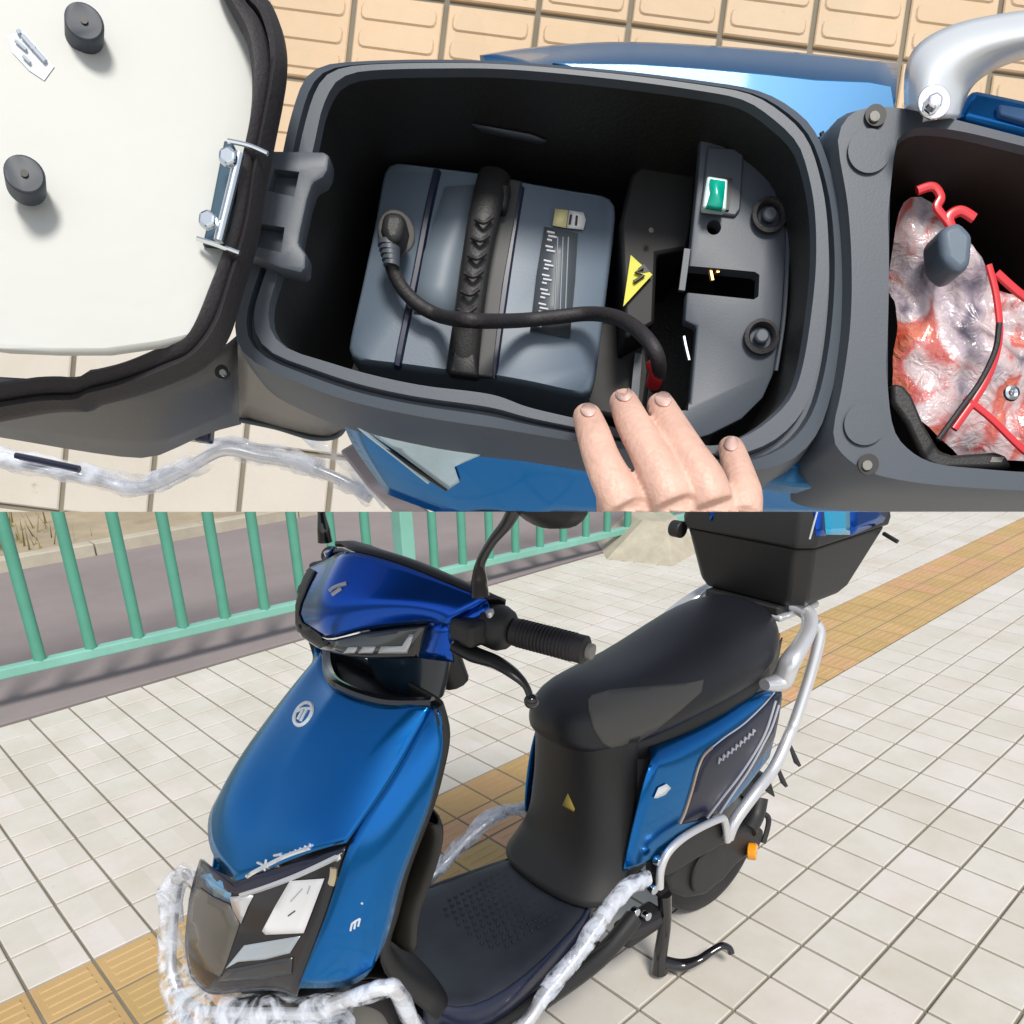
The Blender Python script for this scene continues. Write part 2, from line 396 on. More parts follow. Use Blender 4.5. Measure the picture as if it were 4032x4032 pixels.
def lay(kind_name, me, cells, parent, lim):
    cells = sorted(cells, key=lambda c: c[2])
    near, far = cells[:lim], cells[lim:]
    for x, y, _ in near:
        o = bpy.data.objects.new(kind_name, me); COL.objects.link(o); o.parent = parent
        o.location = (x+random.uniform(-.0005, .0005), y+random.uniform(-.0005, .0005), random.uniform(-.0009, .0003))
        o.rotation_euler = (random.uniform(-.003, .003), random.uniform(-.003, .003), random.uniform(-.003, .003))
    if far:
        vs = [v.co.copy() for v in me.vertices]; fs = [tuple(p.vertices) for p in me.polygons]; mb = MB()
        for x, y, _ in far:
            rz = random.uniform(-.0008, .0003); mb.add([(v.x+x, v.y+y, v.z+rz) for v in vs], fs)
        o = mb.build(kind_name, me.materials[0], parent, smooth=False, recalc=False); o['kind'] = 'stuff'
white = []; yellow = []; rest = []
Y0, Y1 = .60, 1.05
for j in range(-40, 60):
    yc = (j+.5)*T_
    if yc > KY-.02: continue
    ye = yc > Y0
    for i in range(-60, 80):
        xc = (i+.5)*T_+(.442*T_ if ye else 0)
        z = seen(xc, yc)
        isy = Y0 < yc < Y1
        if z is None:
            if abs(xc) < 4 and -3 < yc and not isy: rest.append((xc, yc, 99))
            elif isy and -4 < xc < 9: yellow.append((xc, yc, 99))
            continue
        if z > 9: continue
        (yellow if isy else white).append((xc, yc, z))
strip = sheet('tactile_strip', -9, 14, Y0+.002, Y1-.002, -.004, GROUT)
WM_T = tile_mesh('tile', WTILE, 0); YM_T = tile_mesh('tactile tile', YTILE, 1)
lay('tile', WM_T, white+rest, pave, 299)
lay('tactile_tile', YM_T, yellow, strip, 299)

road = sheet('road', -14, 20, KY+.06, 5.3, -.004, ASPH)
mb = MB(); mb.box((3, KY+.03, -.012), (34, .055, .03)); kb = mb.build('pavement_edging', ASPH, None, smooth=False, bevel=.004); kb['kind'] = 'structure'
mb = MB()
for i in range(40): mb.box((-10+i*.8, 5.36, .03), (.79, .12, .1))
rk = mb.build('road_kerb', KERB, None, smooth=False, bevel=.008); rk['kind'] = 'structure'
bank = sheet('far_pavement', -14, 20, 5.42, 7.2, .07, TANW)
tw = MB().box((3, 7.35, .35), (34, .3, .8)).build('render_wall', TANW, None, smooth=False, bevel=.01)
tag(tw, 'low tan rendered wall far beyond the road', 'wall')
cp = MB().box((3, 7.35, .78), (34, .36, .07)).build('coping', KERB, tw, smooth=False)
# tufts of dry grass on the far pavement
mb = MB()
for k in range(900):
    x = random.gauss(-1.05, .42); y = random.uniform(5.46, 6.6); h_ = random.uniform(.05, .2); a = random.uniform(0, 6.28); l = random.uniform(-.5, .5)
    dx, dy = math.cos(a)*.008, math.sin(a)*.008
    mb.add([(x-dx, y-dy, .07), (x+dx, y+dy, .07), (x+math.cos(a+1.57)*l*h_, y+math.sin(a+1.57)*l*h_, .07+h_)], [(0, 1, 2)])
tag(mb.build('dry_grass', GRASSM, None, smooth=False), 'patch of dry yellow grass beyond the road', 'grass', kind='stuff')
bo = MB().tube([(-.62, 5.55, .05), (-.62, 5.55, .75)], .045, 14, smooth=False).build('bollard', mat('white bollard paint', (.7, .7, .68), .5), None)
tag(bo, 'white bollard beyond the road behind the leftmost fence bars', 'bollard')

# ------------------------------------------------------------------ fence
def fy(x): return 2.86-.045*(x+1.3)
def fz(x): return .165-.012*(x+1.3)
F_M = Matrix.Translation((0, 2.8, 0))
def fence(x0, x1, n, label, off):
    t = empty('railing', F_M, label, 'fence', 'green railings along the pavement')
    L = lambda x, z: Vector((x, fy(x)-2.8, z))
    mb = MB()
    for zz, s in ((0, .045), (.86, .05)):
        a, b = L(x0, fz(x0)+zz), L(x1, fz(x1)+zz); d = (b-a)
        rot = Matrix.Rotation(math.atan2(d.y, d.x), 3, 'Z') @ Matrix.Rotation(-math.atan2(d.z, d.length), 3, 'Y')
        MB().box((a+b)/2, (d.length, .05, s), rot).build('rail', TEALB, t, smooth=False, bevel=.006)
    xs = []
    x = x0+off
    while x < x1-.05: xs.append(x); x += .2
    me = None
    for x in xs:
        if me is None:
            o = MB().tube([(0, 0, .0), (0, 0, .84)], .025, 12, smooth=False).build('baluster', TEAL, t); me = o.data
        else:
            o = bpy.data.objects.new('baluster', me); COL.objects.link(o); o.parent = t
        o.location = L(x, fz(x)+.01)
    return t
def post(x, label, block):
    y = fy(x); t = empty('railing_post', Matrix.Translation((x, y, 0)), label, 'post', 'green railing posts')
    MB().box((0, 0, .6), (.085, .085, 1.2)).build('post_shaft', TEALB, t, smooth=False, bevel=.006)
    MB().box((0, 0, .012), (.16, .16, .02)).build('base_plate', TEAL, t, smooth=False, bevel=.003)
fence(-2.35, .76, 15, 'near length of green railing, left of the scooter cowl', .14)
fence(.88, 2.84, 9, 'further length of green railing between the two posts', .13)
fence(2.96, 6.5, 17, 'farthest length of green railing beyond the concrete footing', .1)
post(.82, 'green square railing post behind the scooter handlebar', 0)
post(2.9, 'green railing post standing behind the sloped concrete footing', 1)
mb = MB(); A = [(2.28, 2.58, 0), (2.42, 2.16, 0), (2.86, 2.26, 0), (3.3, 2.7, 0), (2.6, 2.95, 0)]
Bt = [(2.62, 2.56, .2), (2.68, 2.42, .2), (2.84, 2.46, .2), (3.0, 2.66, .2), (2.75, 2.8, .2)]
mb.grid([A, Bt], wrap=True); mb.f.append((5, 6, 7, 8, 9))
tag(mb.build('concrete_footing', CONC, None, smooth=False, bevel=.01), 'sloped beige concrete footing under the far railing post', 'footing')

# ================================================================== the scooter on its stand
S_M = Matrix.Translation((-.64, .155, 0)) @ Matrix.Rotation(R(177), 4, 'Z')
SC = empty('electric_scooter', S_M, 'whole blue electric scooter with black seat parked on its stand on cream tiles', 'scooter', 'blue electric scooters')
def T(c, a, b, **k): return hit_plane(S_M, c, a, b, **k)
def mir(p): return Vector((p[0], -p[1], p[2]))
def both(row): return [mir(p) for p in row[:0:-1]]+list(row)
def lerp(a, b, t): return Vector(a)*(1-t)+Vector(b)*t
def V(*a): return Vector(a)

# front shield, centre panel: columns y = 0, .09, .16 (mirrored)
cs = [[V(.520, 0, .912), V(.492, .085, .907), T('H', 1310, 1518, y=.16)],
      [V(.568, 0, .870), V(.546, .088, .873), V(.486, .162, .884)],
      [V(.630, 0, .800), V(.606, .090, .814), V(.528, .166, .838)],
      [V(.690, 0, .722), V(.662, .088, .750), V(.576, .166, .795)],
      [T('F', 740, 815, y=0), T('F', 1190, 640, y=.088), T('F', 1625, 505, y=.163)]]
for r in cs:
    q = lerp(r[1], r[2], .68)+V(.010, 0, .006); r.insert(2, q); r.insert(1, lerp(r[0], r[1], .16))
DX = (0, .010, .026, .046, .064); DZ = (0, 0, -.006, -.020, -.050)
def rside(r, k): return [V(q.x+DX[k]*min(1, q.y/.09), -q.y, q.z+DZ[k]*min(1, q.y/.09)) for q in r[:0:-1]]
fp = MB().grid([rside(r, k)+list(r) for k, r in enumerate(cs)]).build('front_panel', BLUE, SC, solid=.004, sub=2)
# flanks from the ridge back
fl = [[T('H', 1310, 1518, y=.16), V(.458, .182, .912), T('H', 1335, 1560, y=.19)],
      [V(.486, .162, .884), V(.474, .186, .878), T('H', 1415, 1800, y=.193)],
      [V(.528, .166, .838), V(.508, .192, .832), T('M', 640, 0, y=.2)],
      [V(.576, .166, .795), V(.545, .196, .785), T('M', 590, 230, y=.2)],
      [T('F', 1640, 500, y=.164), V(.585, .196, .725), T('M', 430, 620, y=.198)],
      [T('F', 1500, 1000, y=.155), V(.622, .188, .655), T('M', 330, 900, y=.194)],
      [T('F', 1380, 1300, y=.146), V(.640, .180, .59), T('M', 265, 1250, y=.188)],
      [T('F', 1250, 1650, y=.13), V(.630, .165, .50), T('M', 130, 1500, y=.18)]]
for sgn in (1, -1):
    q_ = [[p if sgn > 0 else mir(p) for p in r] for r in fl]
    if sgn < 0:
        for k in range(5): q_[k][0] = rside(cs[k], k)[0]
        for k in (5, 6, 7): q_[k][0] = q_[k][0]+V(.05, 0, -.04)
    MB().grid(q_).build('side_panel', BLUE, SC, solid=.004, sub=2)
# lamp housing below the chevron
lh = [[T('F', 740, 835, y=0), T('F', 1190, 665, y=.088), T('F', 1625, 530, y=.158)],
      [T('F', 790, 1130, y=0), T('F', 1150, 1000, y=.078), T('F', 1490, 1000, y=.150)],
      [T('F', 700, 1420, y=0), T('F', 1060, 1330, y=.07), T('F', 1370, 1300, y=.140)],
      [T('F', 640, 1600, y=0), T('F', 1000, 1570, y=.065), T('F', 1240, 1660, y=.125)],
      [T('F', 620, 1740, y=0)+V(-.02, 0, 0), T('F', 960, 1700, y=.065)+V(-.02, 0, 0), T('F', 1230, 1720, y=.115)]]
lr = [[T('F', 475, 630, y=-.13), T('F', 505, 670, y=-.07)], [T('F', 385, 900, y=-.13), T('F', 540, 990, y=-.07)], [T('F', 362, 1200, y=-.125), T('F', 480, 1350, y=-.06)],
      [T('F', 345, 1330, y=-.12), T('F', 480, 1580, y=-.05)], [T('F', 400, 1560, y=-.11), T('F', 520, 1720, y=-.05)]]
hl = MB().grid([lr[k]+r for k, r in enumerate(lh)]).build('headlamp', SMOKE, SC, solid=.004, sub=2, label='smoked V shaped headlamp lens')
# inner leg shield, black
il = []
for r in fl:
    e = r[2]; il.append([e+V(0, -.001, 0), e+V(-.030, -.014, -.004), e+V(-.042, -.06, -.01), V(e.x-.05, 0, e.z-.015)])
il = [il[0], il[1], il[2], il[3], il[4], il[5], il[6], il[7]]
il.append([V(.50, .178, .36), V(.46, .165, .36), V(.44, .11, .35), V(.43, 0, .35)])
MB().grid([both([q for q in r[::-1]]) for r in il]).build('leg_shield_liner', BLACK, SC, solid=.004, sub=2)
gb = []
for (a, b), z_, ye in (((640, 255), .78, .188), ((672, 330), .755, .188), ((650, 480), .69, .184), ((600, 650), .62, .180), ((545, 800), .55, .176), ((470, 1000), .47, .17), ((470, 1250), .40, .165)):
    p_ = T('M', a, b, y=.13); gb.append([V(p_.x+.05, ye, p_.z+.005), V(p_.x+.012, .165, p_.z+.003), p_, V(p_.x-.008, .07, p_.z-.004), V(p_.x-.01, 0, p_.z-.006)])
MB().grid([both(r) for r in gb]).build('inner_leg_cover', mat('brown black plastic', (.022, .02, .016), .45, bump=.15, bscale=800), SC, solid=.004, sub=2)
# hook on the liner
MB().tube([V(.43, .0, .74), V(.40, 0, .73), V(.385, 0, .75)], .008).build('bag_hook', BLACKG, SC)
# shield top opening rim and steering neck
MB().tube(both([V(.515, 0, .915), V(.49, .085, .910), T('H', 1310, 1500, y=.158)]), .009, 8).build('shield_rim', BLACKG, SC)
MB().grid([both([V(.50, 0, .906), V(.475, .08, .902), V(.455, .12, .902)]), both([V(.40, 0, .88), V(.405, .05, .88), V(.42, .09, .89)])]).build('shield_cap', BLACK, SC, solid=.003)
nk = [[V(.455, 0, z+.012), V(.448, .05, z+.006), V(.41, .078, z), V(.36, .082, z-.006), V(.335, .05, z-.008), V(.33, 0, z-.008)] for z in (.985, .94, .90, .875)]
nk = [[Vector((.39+(p.x-.39)*(1.12-.12*i), p.y*(1.08-.1*i), p.z)) for p in r] for i, r in enumerate(nk)]
MB().grid([both(r[::-1]) for r in nk]).build('steering_neck', mat('dark teal plastic', (.008, .022, .04), .35, coat=.4), SC, sub=1)
# cowl
cw = [[T('H', 620, 300, y=0), T('H', 860, 350, y=.05), T('H', 1110, 430, y=.10), T('H', 1380, 545, y=.155), T('H', 1735, 690, y=.212)],
      [T('H', 470, 560, y=0), T('H', 720, 560, y=.05), T('H', 990, 600, y=.10), T('H', 1280, 660, y=.152), T('H', 1640, 745, y=.205)],
      [T('H', 400, 820, y=0), T('H', 640, 780, y=.05), T('H', 910, 760, y=.10), T('H', 1200, 780, y=.148), T('H', 1500, 830, y=.192)],
      [T('H', 480, 1020, y=0), T('H', 745, 930, y=.05), T('H', 1010, 895, y=.096), T('H', 1275, 870, y=.138), T('H', 1425, 885, y=.180)]]
cr_ = [[(330, 440), (470, 380), (560, 320)], [(255, 560), (340, 530), (420, 560)], [(222, 740), (270, 760), (340, 800)], [(225, 880), (290, 900), (400, 960)]]
cr_ = [[T('H', a, b, y=y) for (a, b), y in zip(r, (-.15, -.10, -.05))] for r in cr_]
COWL = MB().grid([cr_[k]+r for k, r in enumerate(cw)]).build('handlebar_cowl', BLUE2, SC, solid=.004, sub=2)
lc = [[T('H', 490, 1030, y=0), T('H', 750, 942, y=.05), T('H', 1015, 905, y=.094), T('H', 1268, 880, y=.135)],
      [T('H', 470, 1080, y=0)+V(0, 0, 0), T('H', 690, 1060, y=.05), T('H', 960, 1050, y=.090), T('H', 1215, 1030, y=.128)],
      [T('H', 470, 1100, y=0)+V(-.01, 0, -.004), T('H', 680, 1150, y=.048), T('H', 940, 1160, y=.085), T('H', 1190, 1150, y=.122)]]
lr_ = [[(228, 890), (300, 912), (410, 975)], [(235, 930), (300, 985), (400, 1040)], [(242, 950), (312, 1012), (420, 1085)]]
lr_ = [[T('H', a, b, y=y) for (a, b), y in zip(r, (-.145, -.10, -.05))] for r in lr_]
LAMP = MB().grid([lr_[k]+r for k, r in enumerate(lc)]).build('running_lamp', BLACKG, SC, solid=.004, sub=2)
for sgn in (1, -1):
    q = [[T('H', 1275, 870, y=.138), T('H', 1425, 885, y=.18)], [T('H', 1222, 1030, y=.130), T('H', 1430, 1040, y=.176)],
         [T('H', 1195, 1150, y=.122), T('H', 1470, 1185, y=.172)]]
    MB().grid([[p if sgn > 0 else mir(p) for p in r] for r in q]).build('cowl_cheek', BLUE2, SC, solid=.004, sub=1)
    q = [[T('H', 1735, 690, y=.212), T('H', 1750, 760, y=.222)], [T('H', 1640, 745, y=.205), T('H', 1700, 860, y=.215)], [T('H', 1425, 885, y=.18), T('H', 1440, 1040, y=.182)]]
    MB().grid([[p if sgn > 0 else mir(p) for p in r] for r in q]).build('cowl_end', BLUE2, SC, solid=.004, sub=1)
# rear half of the cowl and dashboard
top = [p.copy() for p in cw[0]]
bk = [[p+V(-.004, 0, .002) for p in top], [V(p.x-.05, p.y*.97, p.z+.004-.05*p.y) for p in top], [V(.36, p.y*.95, 1.06-.1*p.y) for p in top], [V(.325, p.y*.9, 1.0-.05*p.y) for p in top]]
MB().grid([both(r) for r in bk]).build('dashboard', BLACK, SC, solid=.004, sub=1)
MB().tube([V(.30, 0, .86), V(.335, 0, .97), V(.36, 0, 1.04)], .026).build('steering_stem', BLACK, SC)
# handlebar, grips, switches, levers, mirrors
A_ = V(.385, .20, 1.035); Bq = T('B', 1225, 1092, y=.345)
for sgn in (1, -1):
    f = (lambda p: p) if sgn > 0 else mir
    d = (Bq-A_).normalized()
    MB().tube([f(V(.38, 0, 1.03)), f(A_), f(A_+d*.03)], .0125, 12, smooth=False).build('handlebar_tube', BLACK, SC)
    gp = MB()
    gp.tube([f(A_+d*t) for t in (.045, .05, .10, .15, .155)] and [f(lerp(A_, Bq, t)) for t in (.28, .3, .6, .93, .98, 1.0)], [.016, .0195, .0185, .0195, .0195, .015], 18, smooth=False)
    for k in range(16):
        c_ = lerp(A_, Bq, .36+k*.034); gp.tube([f(c_-d*.0012), f(c_+d*.0012)], .0202, 18, smooth=False)
    g_ = gp.build('grip', RUBBER, SC)
    MB().disc(f(Bq+d*.004), f(d)-V(0, 0, 0), .011, .01).build('bar_end', GREYS, SC, bevel=.002)
    MB().tube([f(lerp(A_, Bq, t)) for t in (-.02, .02, .16, .25, .28)], [.022, .030, .033, .027, .02], 14, smooth=False).build('switch_housing', BLACK, SC, bevel=.003)
    MB().disc(f(lerp(A_, Bq, .18)+V(.02, .0, .026)), V(.3, 0, 1), .006, .01).build('switch_button', SILVER, SC)
    MB().box(f(lerp(A_, Bq, .1)+V(.03, -.01, .0)), (.05, .05, .035)).build('lever_perch', BLACK, SC, bevel=.008)
    pl = [T('B', 180, 1040, y=.19), T('B', 330, 1120, y=.215), T('B', 500, 1180, y=.245), T('B', 640, 1270, y=.275), T('B', 740, 1370, y=.295), T('B', 785, 1490, y=.305)]
    MB().tube([f(p) for p in pl], [.016, .017, .014, .011, .0065, .006], 12, flat=.6).build('brake_lever', mat('satin black metal', (.02, .02, .021), .32, .3), SC)
    bm_ = bmesh.new(); bmesh.ops.create_uvsphere(bm_, u_segments=14, v_segments=10, radius=.0105); me = bpy.data.meshes.new('lever ball'); bm_.to_mesh(me); bm_.free()
    ob = bpy.data.objects.new('lever_ball', me); COL.objects.link(ob); me.materials.append(BLACKG); ob.parent = SC; ob.location = f(pl[-1])
    for p in me.polygons: p.use_smooth = True
    ms = [T('H', 1680, 660, y=.215), T('H', 1675, 540, y=.215), T('H', 1685, 400, y=.218), T('H', 1770, 240, y=.232), T('H', 1890, 90, y=.25), T('H', 1960, -40, y=.262)]
    MB().tube([f(p) for p in ms], [.013, .011, .0068, .0065, .0085, .010], 12).build('mirror_stem', BLACKG, SC)
    ch = f(T('B', 880, -150, y=.30))
    md = MB(); rr = []
    rt_ = Matrix.Rotation(R(-8*sgn), 3, 'X')
    for xo, sc_ in ((-.012, .96), (-.006, 1.0), (.012, .93), (.028, .55)):
        rr.append([ch+rt_ @ V(xo, math.cos(t)*.072*sc_, math.sin(t)*.042*sc_) for t in [2*math.pi*k/28 for k in range(28)]])
    md.grid(rr, wrap=True); n0 = len(md.v); md.f.append(tuple(range(27, -1, -1))); md.f.append(tuple(range(84, 112)))
    mo = md.build('mirror_head', BLACK, SC)
    MB().prism([ch+rt_ @ V(-.0125, math.cos(t)*.065, math.sin(t)*.036) for t in [2*math.pi*k/28 for k in range(28)]], V(-.001, 0, 0)).build('mirror_glass', CHROME, mo)
# seat
def seat_section(x, w, zt, zb, ex=2.6, n=28):
    r_ = []
    for k in range(n):
        t = 2*math.pi*k/n; c_, s_ = math.cos(t), math.sin(t)
        yy = w*math.copysign(abs(c_)**(2/ex), c_); zz = math.copysign(abs(s_)**(2/ex), s_)
        zm = (zt*.35+zb*.65)
        z = zm+(zt-zm)*zz if zz > 0 else zm+(zm-zb)*zz
        r_.append(V(x, yy*(1-.10*max(0, zz)), z))
    return r_
ss = [(.092, .028, .712, .688), (.080, .064, .740, .664), (.050, .096, .762, .647), (.0, .116, .776, .636), (-.08, .130, .778, .636), (-.18, .142, .782, .646), (-.28, .152, .797, .658),
      (-.38, .155, .822, .664), (-.46, .146, .835, .682), (-.52, .120, .832, .708), (-.555, .075, .815, .755)]
mb = MB(); rws = [seat_section(*s) for s in ss]; mb.grid(rws, wrap=True)
n = len(rws[0]); mb.f.append(tuple(range(n))[::-1]); mb.f.append(tuple(range((len(rws)-1)*n, len(rws)*n)))
SEATO = mb.build('seat', SEAT, SC, sub=1)
sp = [[V(x, w_, z+.03), V(x, w_+.004, z-.01), V(x, w_-.01, z-.05)] for x, w_, z in ((.0, .10, .64), (-.1, .118, .64), (-.2, .126, .65), (-.3, .132, .662), (-.4, .132, .672), (-.48, .118, .69), (-.53, .09, .72))]
mb = MB()
for sgn in (1, -1): mb.grid([[p if sgn > 0 else mir(p) for p in r] for r in sp])
mb.build('seat_pan', BLACK, SC, solid=.003)
# post cover under the seat
pc = []
for z, xf, w_, xb in ((.675, .064, .112, -.045), (.60, .060, .120, -.040), (.52, .060, .128, -.030), (.44, .066, .138, -.010), (.39, .082, .148, .01), (.345, .125, .158, .05)):
    pc.append([V(xf, 0, z), V(xf-.004, w_*.45, z), V(xf-.022, w_*.8, z), V(xf-.06, w_, z), V(xb, w_+.006, z)])
POST = MB().grid([both(r) for r in pc]).build('battery_cover', BLACK, SC, solid=.004, sub=2)
# rear side panels
rs_ = [[T('E', 1020, 1385, y=.122), T('E', 1250, 1290, y=.125), T('E', 1600, 1110, y=.13), T('E', 1860, 930, y=.13), T('X', 820, 1390, y=.125)],
       [T('E', 1035, 1490, y=.150), T('E', 1290, 1400, y=.156), T('E', 1640, 1190, y=.160), T('E', 1932, 985, y=.155), T('X', 860, 1400, y=.148)],
       [T('R', 300, 260, y=.158), T('R', 620, 300, y=.168), T('R', 1000, 120, y=.170), T('R', 1250, -60, y=.165), T('X', 860, 1480, y=.155)],
       [T('R', 215, 600, y=.160), T('R', 560, 560, y=.170), T('R', 880, 400, y=.168), T('R', 1130, 180, y=.164), T('X', 830, 1650, y=.156)],
       [T('R', 130, 960, y=.155), T('R', 420, 860, y=.166), T('R', 720, 690, y=.164), T('R', 1000, 420, y=.160), T('X', 800, 1780, y=.152)],
       [T('R', 110, 1060, y=.150), T('R', 330, 1000, y=.160), T('R', 640, 800, y=.158), T('R', 930, 600, y=.156), T('X', 760, 1932, y=.15)]]
SIDE = None
for sgn in (1, -1):
    o = MB().grid([[p if sgn > 0 else mir(p) for p in r] for r in rs_]).build('rear_side_panel', BLUE, SC, solid=.004, sub=2)
    if sgn > 0: SIDE = o
# black tail filler between the two sides
tb = [[V(-.05, .11, .62), V(-.25, .12, .64), V(-.45, .12, .68), V(-.57, .09, .74)], [V(-.03, .13, .42), V(-.2, .13, .42), V(-.4, .12, .5), V(-.56, .09, .66)], [V(0, .12, .33), V(-.2, .1, .36), V(-.38, .09, .44), V(-.54, .07, .6)]]
mb = MB()
for sgn in (1, -1): mb.grid([[p if sgn > 0 else mir(p) for p in r] for r in tb])
mb.build('tail_liner', BLACK, SC, solid=.003)
tl = [both([V(-.50, 0, .775), V(-.50, .09, .765)]), both([V(-.585, 0, .77), V(-.57, .075, .76)]), both([V(-.60, 0, .70), V(-.585, .08, .70)]), both([V(-.56, 0, .62), V(-.54, .08, .62)])]
MB().grid(tl).build('tail_cover', BLACK, SC, solid=.004, sub=1)
MB().grid([both([V(-.603, 0, .745), V(-.59, .07, .74)]), both([V(-.608, 0, .70), V(-.595, .07, .70)])]).build('tail_lamp', REDM, SC, solid=.006)
# floor
fe = [(.055, .100, .345), (.10, .128, .335), (.20, .152, .330), (.30, .172, .330), (.39, .178, .333), (.45, .168, .345), (.50, .13, .372)]
rowsf = []
for x, w_, z in fe: rowsf.append([V(x, 0, z+.002), V(x, w_*.5, z+.001), V(x, w_*.93, z), V(x, w_, z-.012)])
FLOOR = MB().grid([both(r) for r in rowsf]).build('floor_mat', MAT_, SC, solid=.006, sub=1)
mb = MB()
for i in range(13):
    for j in range(-5, 6):
        x = .11+i*.016+(.008 if j % 2 else 0); y = j*.0185
        if abs(y) < .11-abs(i-6)*.004:
            mb.disc((x, y, .3335), (0, 0, 1), .0042, .003, 6, r2=.003)
mb.build('grip_studs', MAT_, SC, smooth=False, kind='stuff')
sd_ = [[V(x, w_+.002, z-.006) for x, w_, z in fe], [V(x, w_+.008, z-.04) for x, w_, z in fe], [V(x, w_-.01, z-.085) for x, w_, z in fe]]
for sgn in (1, -1):
    MB().grid([[p if sgn > 0 else mir(p) for p in r] for r in sd_]).build('floor_side', NAVY, SC, solid=.004, sub=1)
MB().grid([both([V(x, 0, .235), V(x, .14, .24), V(x, .16, .27)]) for x in (.06, .25, .42, .5)]).build('belly_pan', BLACK, SC, solid=.006)
# foot rails in plastic wrap, silver tube inside
rl = [T('F', 1500, 1790, y=.14), T('M', 60, 1690, y=.185), T('M', 230, 1650, y=.205), T('M', 330, 1700, y=.21), V(.52, .205, .31), V(.42, .205, .255), V(.33, .205, .255), T('M', 1500, 1700, y=.205), T('M', 1750, 1400, y=.205), T('M', 1920, 1150, y=.2), T('R', 120, 1220, y=.19), T('R', 300, 1130, y=.18)]
for sgn in (1, -1):
    f = (lambda p: p) if sgn > 0 else mir
    MB().tube([f(p) for p in rl], .0115, 12).build('foot_rail', SILVER, SC)
    crinkle(MB().tube([f(p) for p in rl], .0145, 20, cap=False), .0045, 24).build('rail_wrap', WRAP, SC)
    crinkle(MB().tube([f(p)+V(0, 0, .006) for p in rl[7:]], .0165, 20, cap=False), .007, 20).build('rail_wrap', WRAP, SC)
    MB().tube([f(V(.50, .17, .25)), f(V(.3, .165, .235)), f(V(.1, .16, .235)), f(V(-.02, .15, .27))], .02, 10).build('sill', BLACK, SC)
# front crash bar wrapped in plastic
cb = [V(.755, -.17, .60), V(.79, -.215, .52), V(.815, -.225, .42), V(.845, -.19, .345), V(.865, -.10, .345), V(.872, 0, .365), V(.84, .085, .375), V(.76, .14, .372), V(.66, .165, .375), T('F', 1600, 1800, y=.17)]
cbm = [T('F', 370, 750, y=-.15), T('F', 300, 800, y=-.17), T('F', 268, 1000, y=-.19), T('F', 245, 1300, y=-.20), T('F', 250, 1500, y=-.19), T('F', 330, 1720, y=-.15), T('F', 500, 1830, y=-.07), T('F', 800, 1850, y=0), T('F', 1100, 1850, y=.06), T('F', 1400, 1850, y=.11), T('F', 1600, 1790, y=.15)]
MB().tube(cbm, .010, 12).build('crash_bar', SILVER, SC)
cb2 = [p+V(.0, 0, -.075+.02*math.sin(i)) for i, p in enumerate(cbm[4:])]
MB().tube(cb2, .009, 10).build('crash_bar', SILVER, SC)
crinkle(MB().tube([cbm[0]+V(-.01, 0, .012)]+cbm, [.010, .016, .018, .019, .021, .024, .028, .032, .034, .032, .024, .016], 26, cap=False, flat=1.1), .011, 15).build('plastic_wrap', WRAP, SC, label='crumpled clear plastic wrapped round the front bumper')
crinkle(MB().tube([p+V(.004, 0, -.045) for p in cbm[5:]], [.03, .036, .04, .04, .036, .028], 26, cap=False), .015, 12).build('plastic_wrap', WRAP, SC)
# wheels
def wheel(x, z, r, w_, name):
    t = MB()
    rw = []
    for k in range(48):
        a = 2*math.pi*k/48; rw.append([V(x+math.cos(a)*(r-dr), yy, z+math.sin(a)*(r-dr)) for dr, yy in ((.055, -w_*.42), (.03, -w_*.5), (.008, -w_*.42), (0, -w_*.15), (.003, 0), (0, w_*.15), (.008, w_*.42), (.03, w_*.5), (.055, w_*.42))])
    rw.append(rw[0]); t.grid(rw); to = t.build(name, RUBBER, SC, sub=0)
    MB().disc((x, 0, z), (0, 1, 0), r-.05, w_*.55, 40).build('rim', GREYS, to, bevel=.006)
    MB().disc((x, 0, z), (0, 1, 0), .05, w_*1.2, 28).build('hub', BLACK, to, bevel=.004)
wheel(.655, .205, .205, .075, 'front_wheel'); wheel(-.46, .195, .195, .085, 'rear_wheel')
MB().grid([[V(.655+math.cos(a)*.228, s*.052, .205+math.sin(a)*.228-abs(s)*.012) for s in (-1, -.5, 0, .5, 1)] for a in [R(20+i*14) for i in range(11)]]).build('front_mudguard', BLACK, SC, solid=.004)
for s in (1, -1): MB().tube([V(.655, s*.062, .205), V(.63, s*.065, .33), V(.585, s*.06, .48)], .014, 10).build('fork_leg', GREYP, SC)
MB().grid([[V(-.46+math.cos(a)*.225, s*.06, .195+math.sin(a)*.225-abs(s)*.012) for s in (-1, -.5, 0, .5, 1)] for a in [R(10+i*15) for i in range(11)]]).build('rear_mudguard', BLACK, SC, solid=.004)
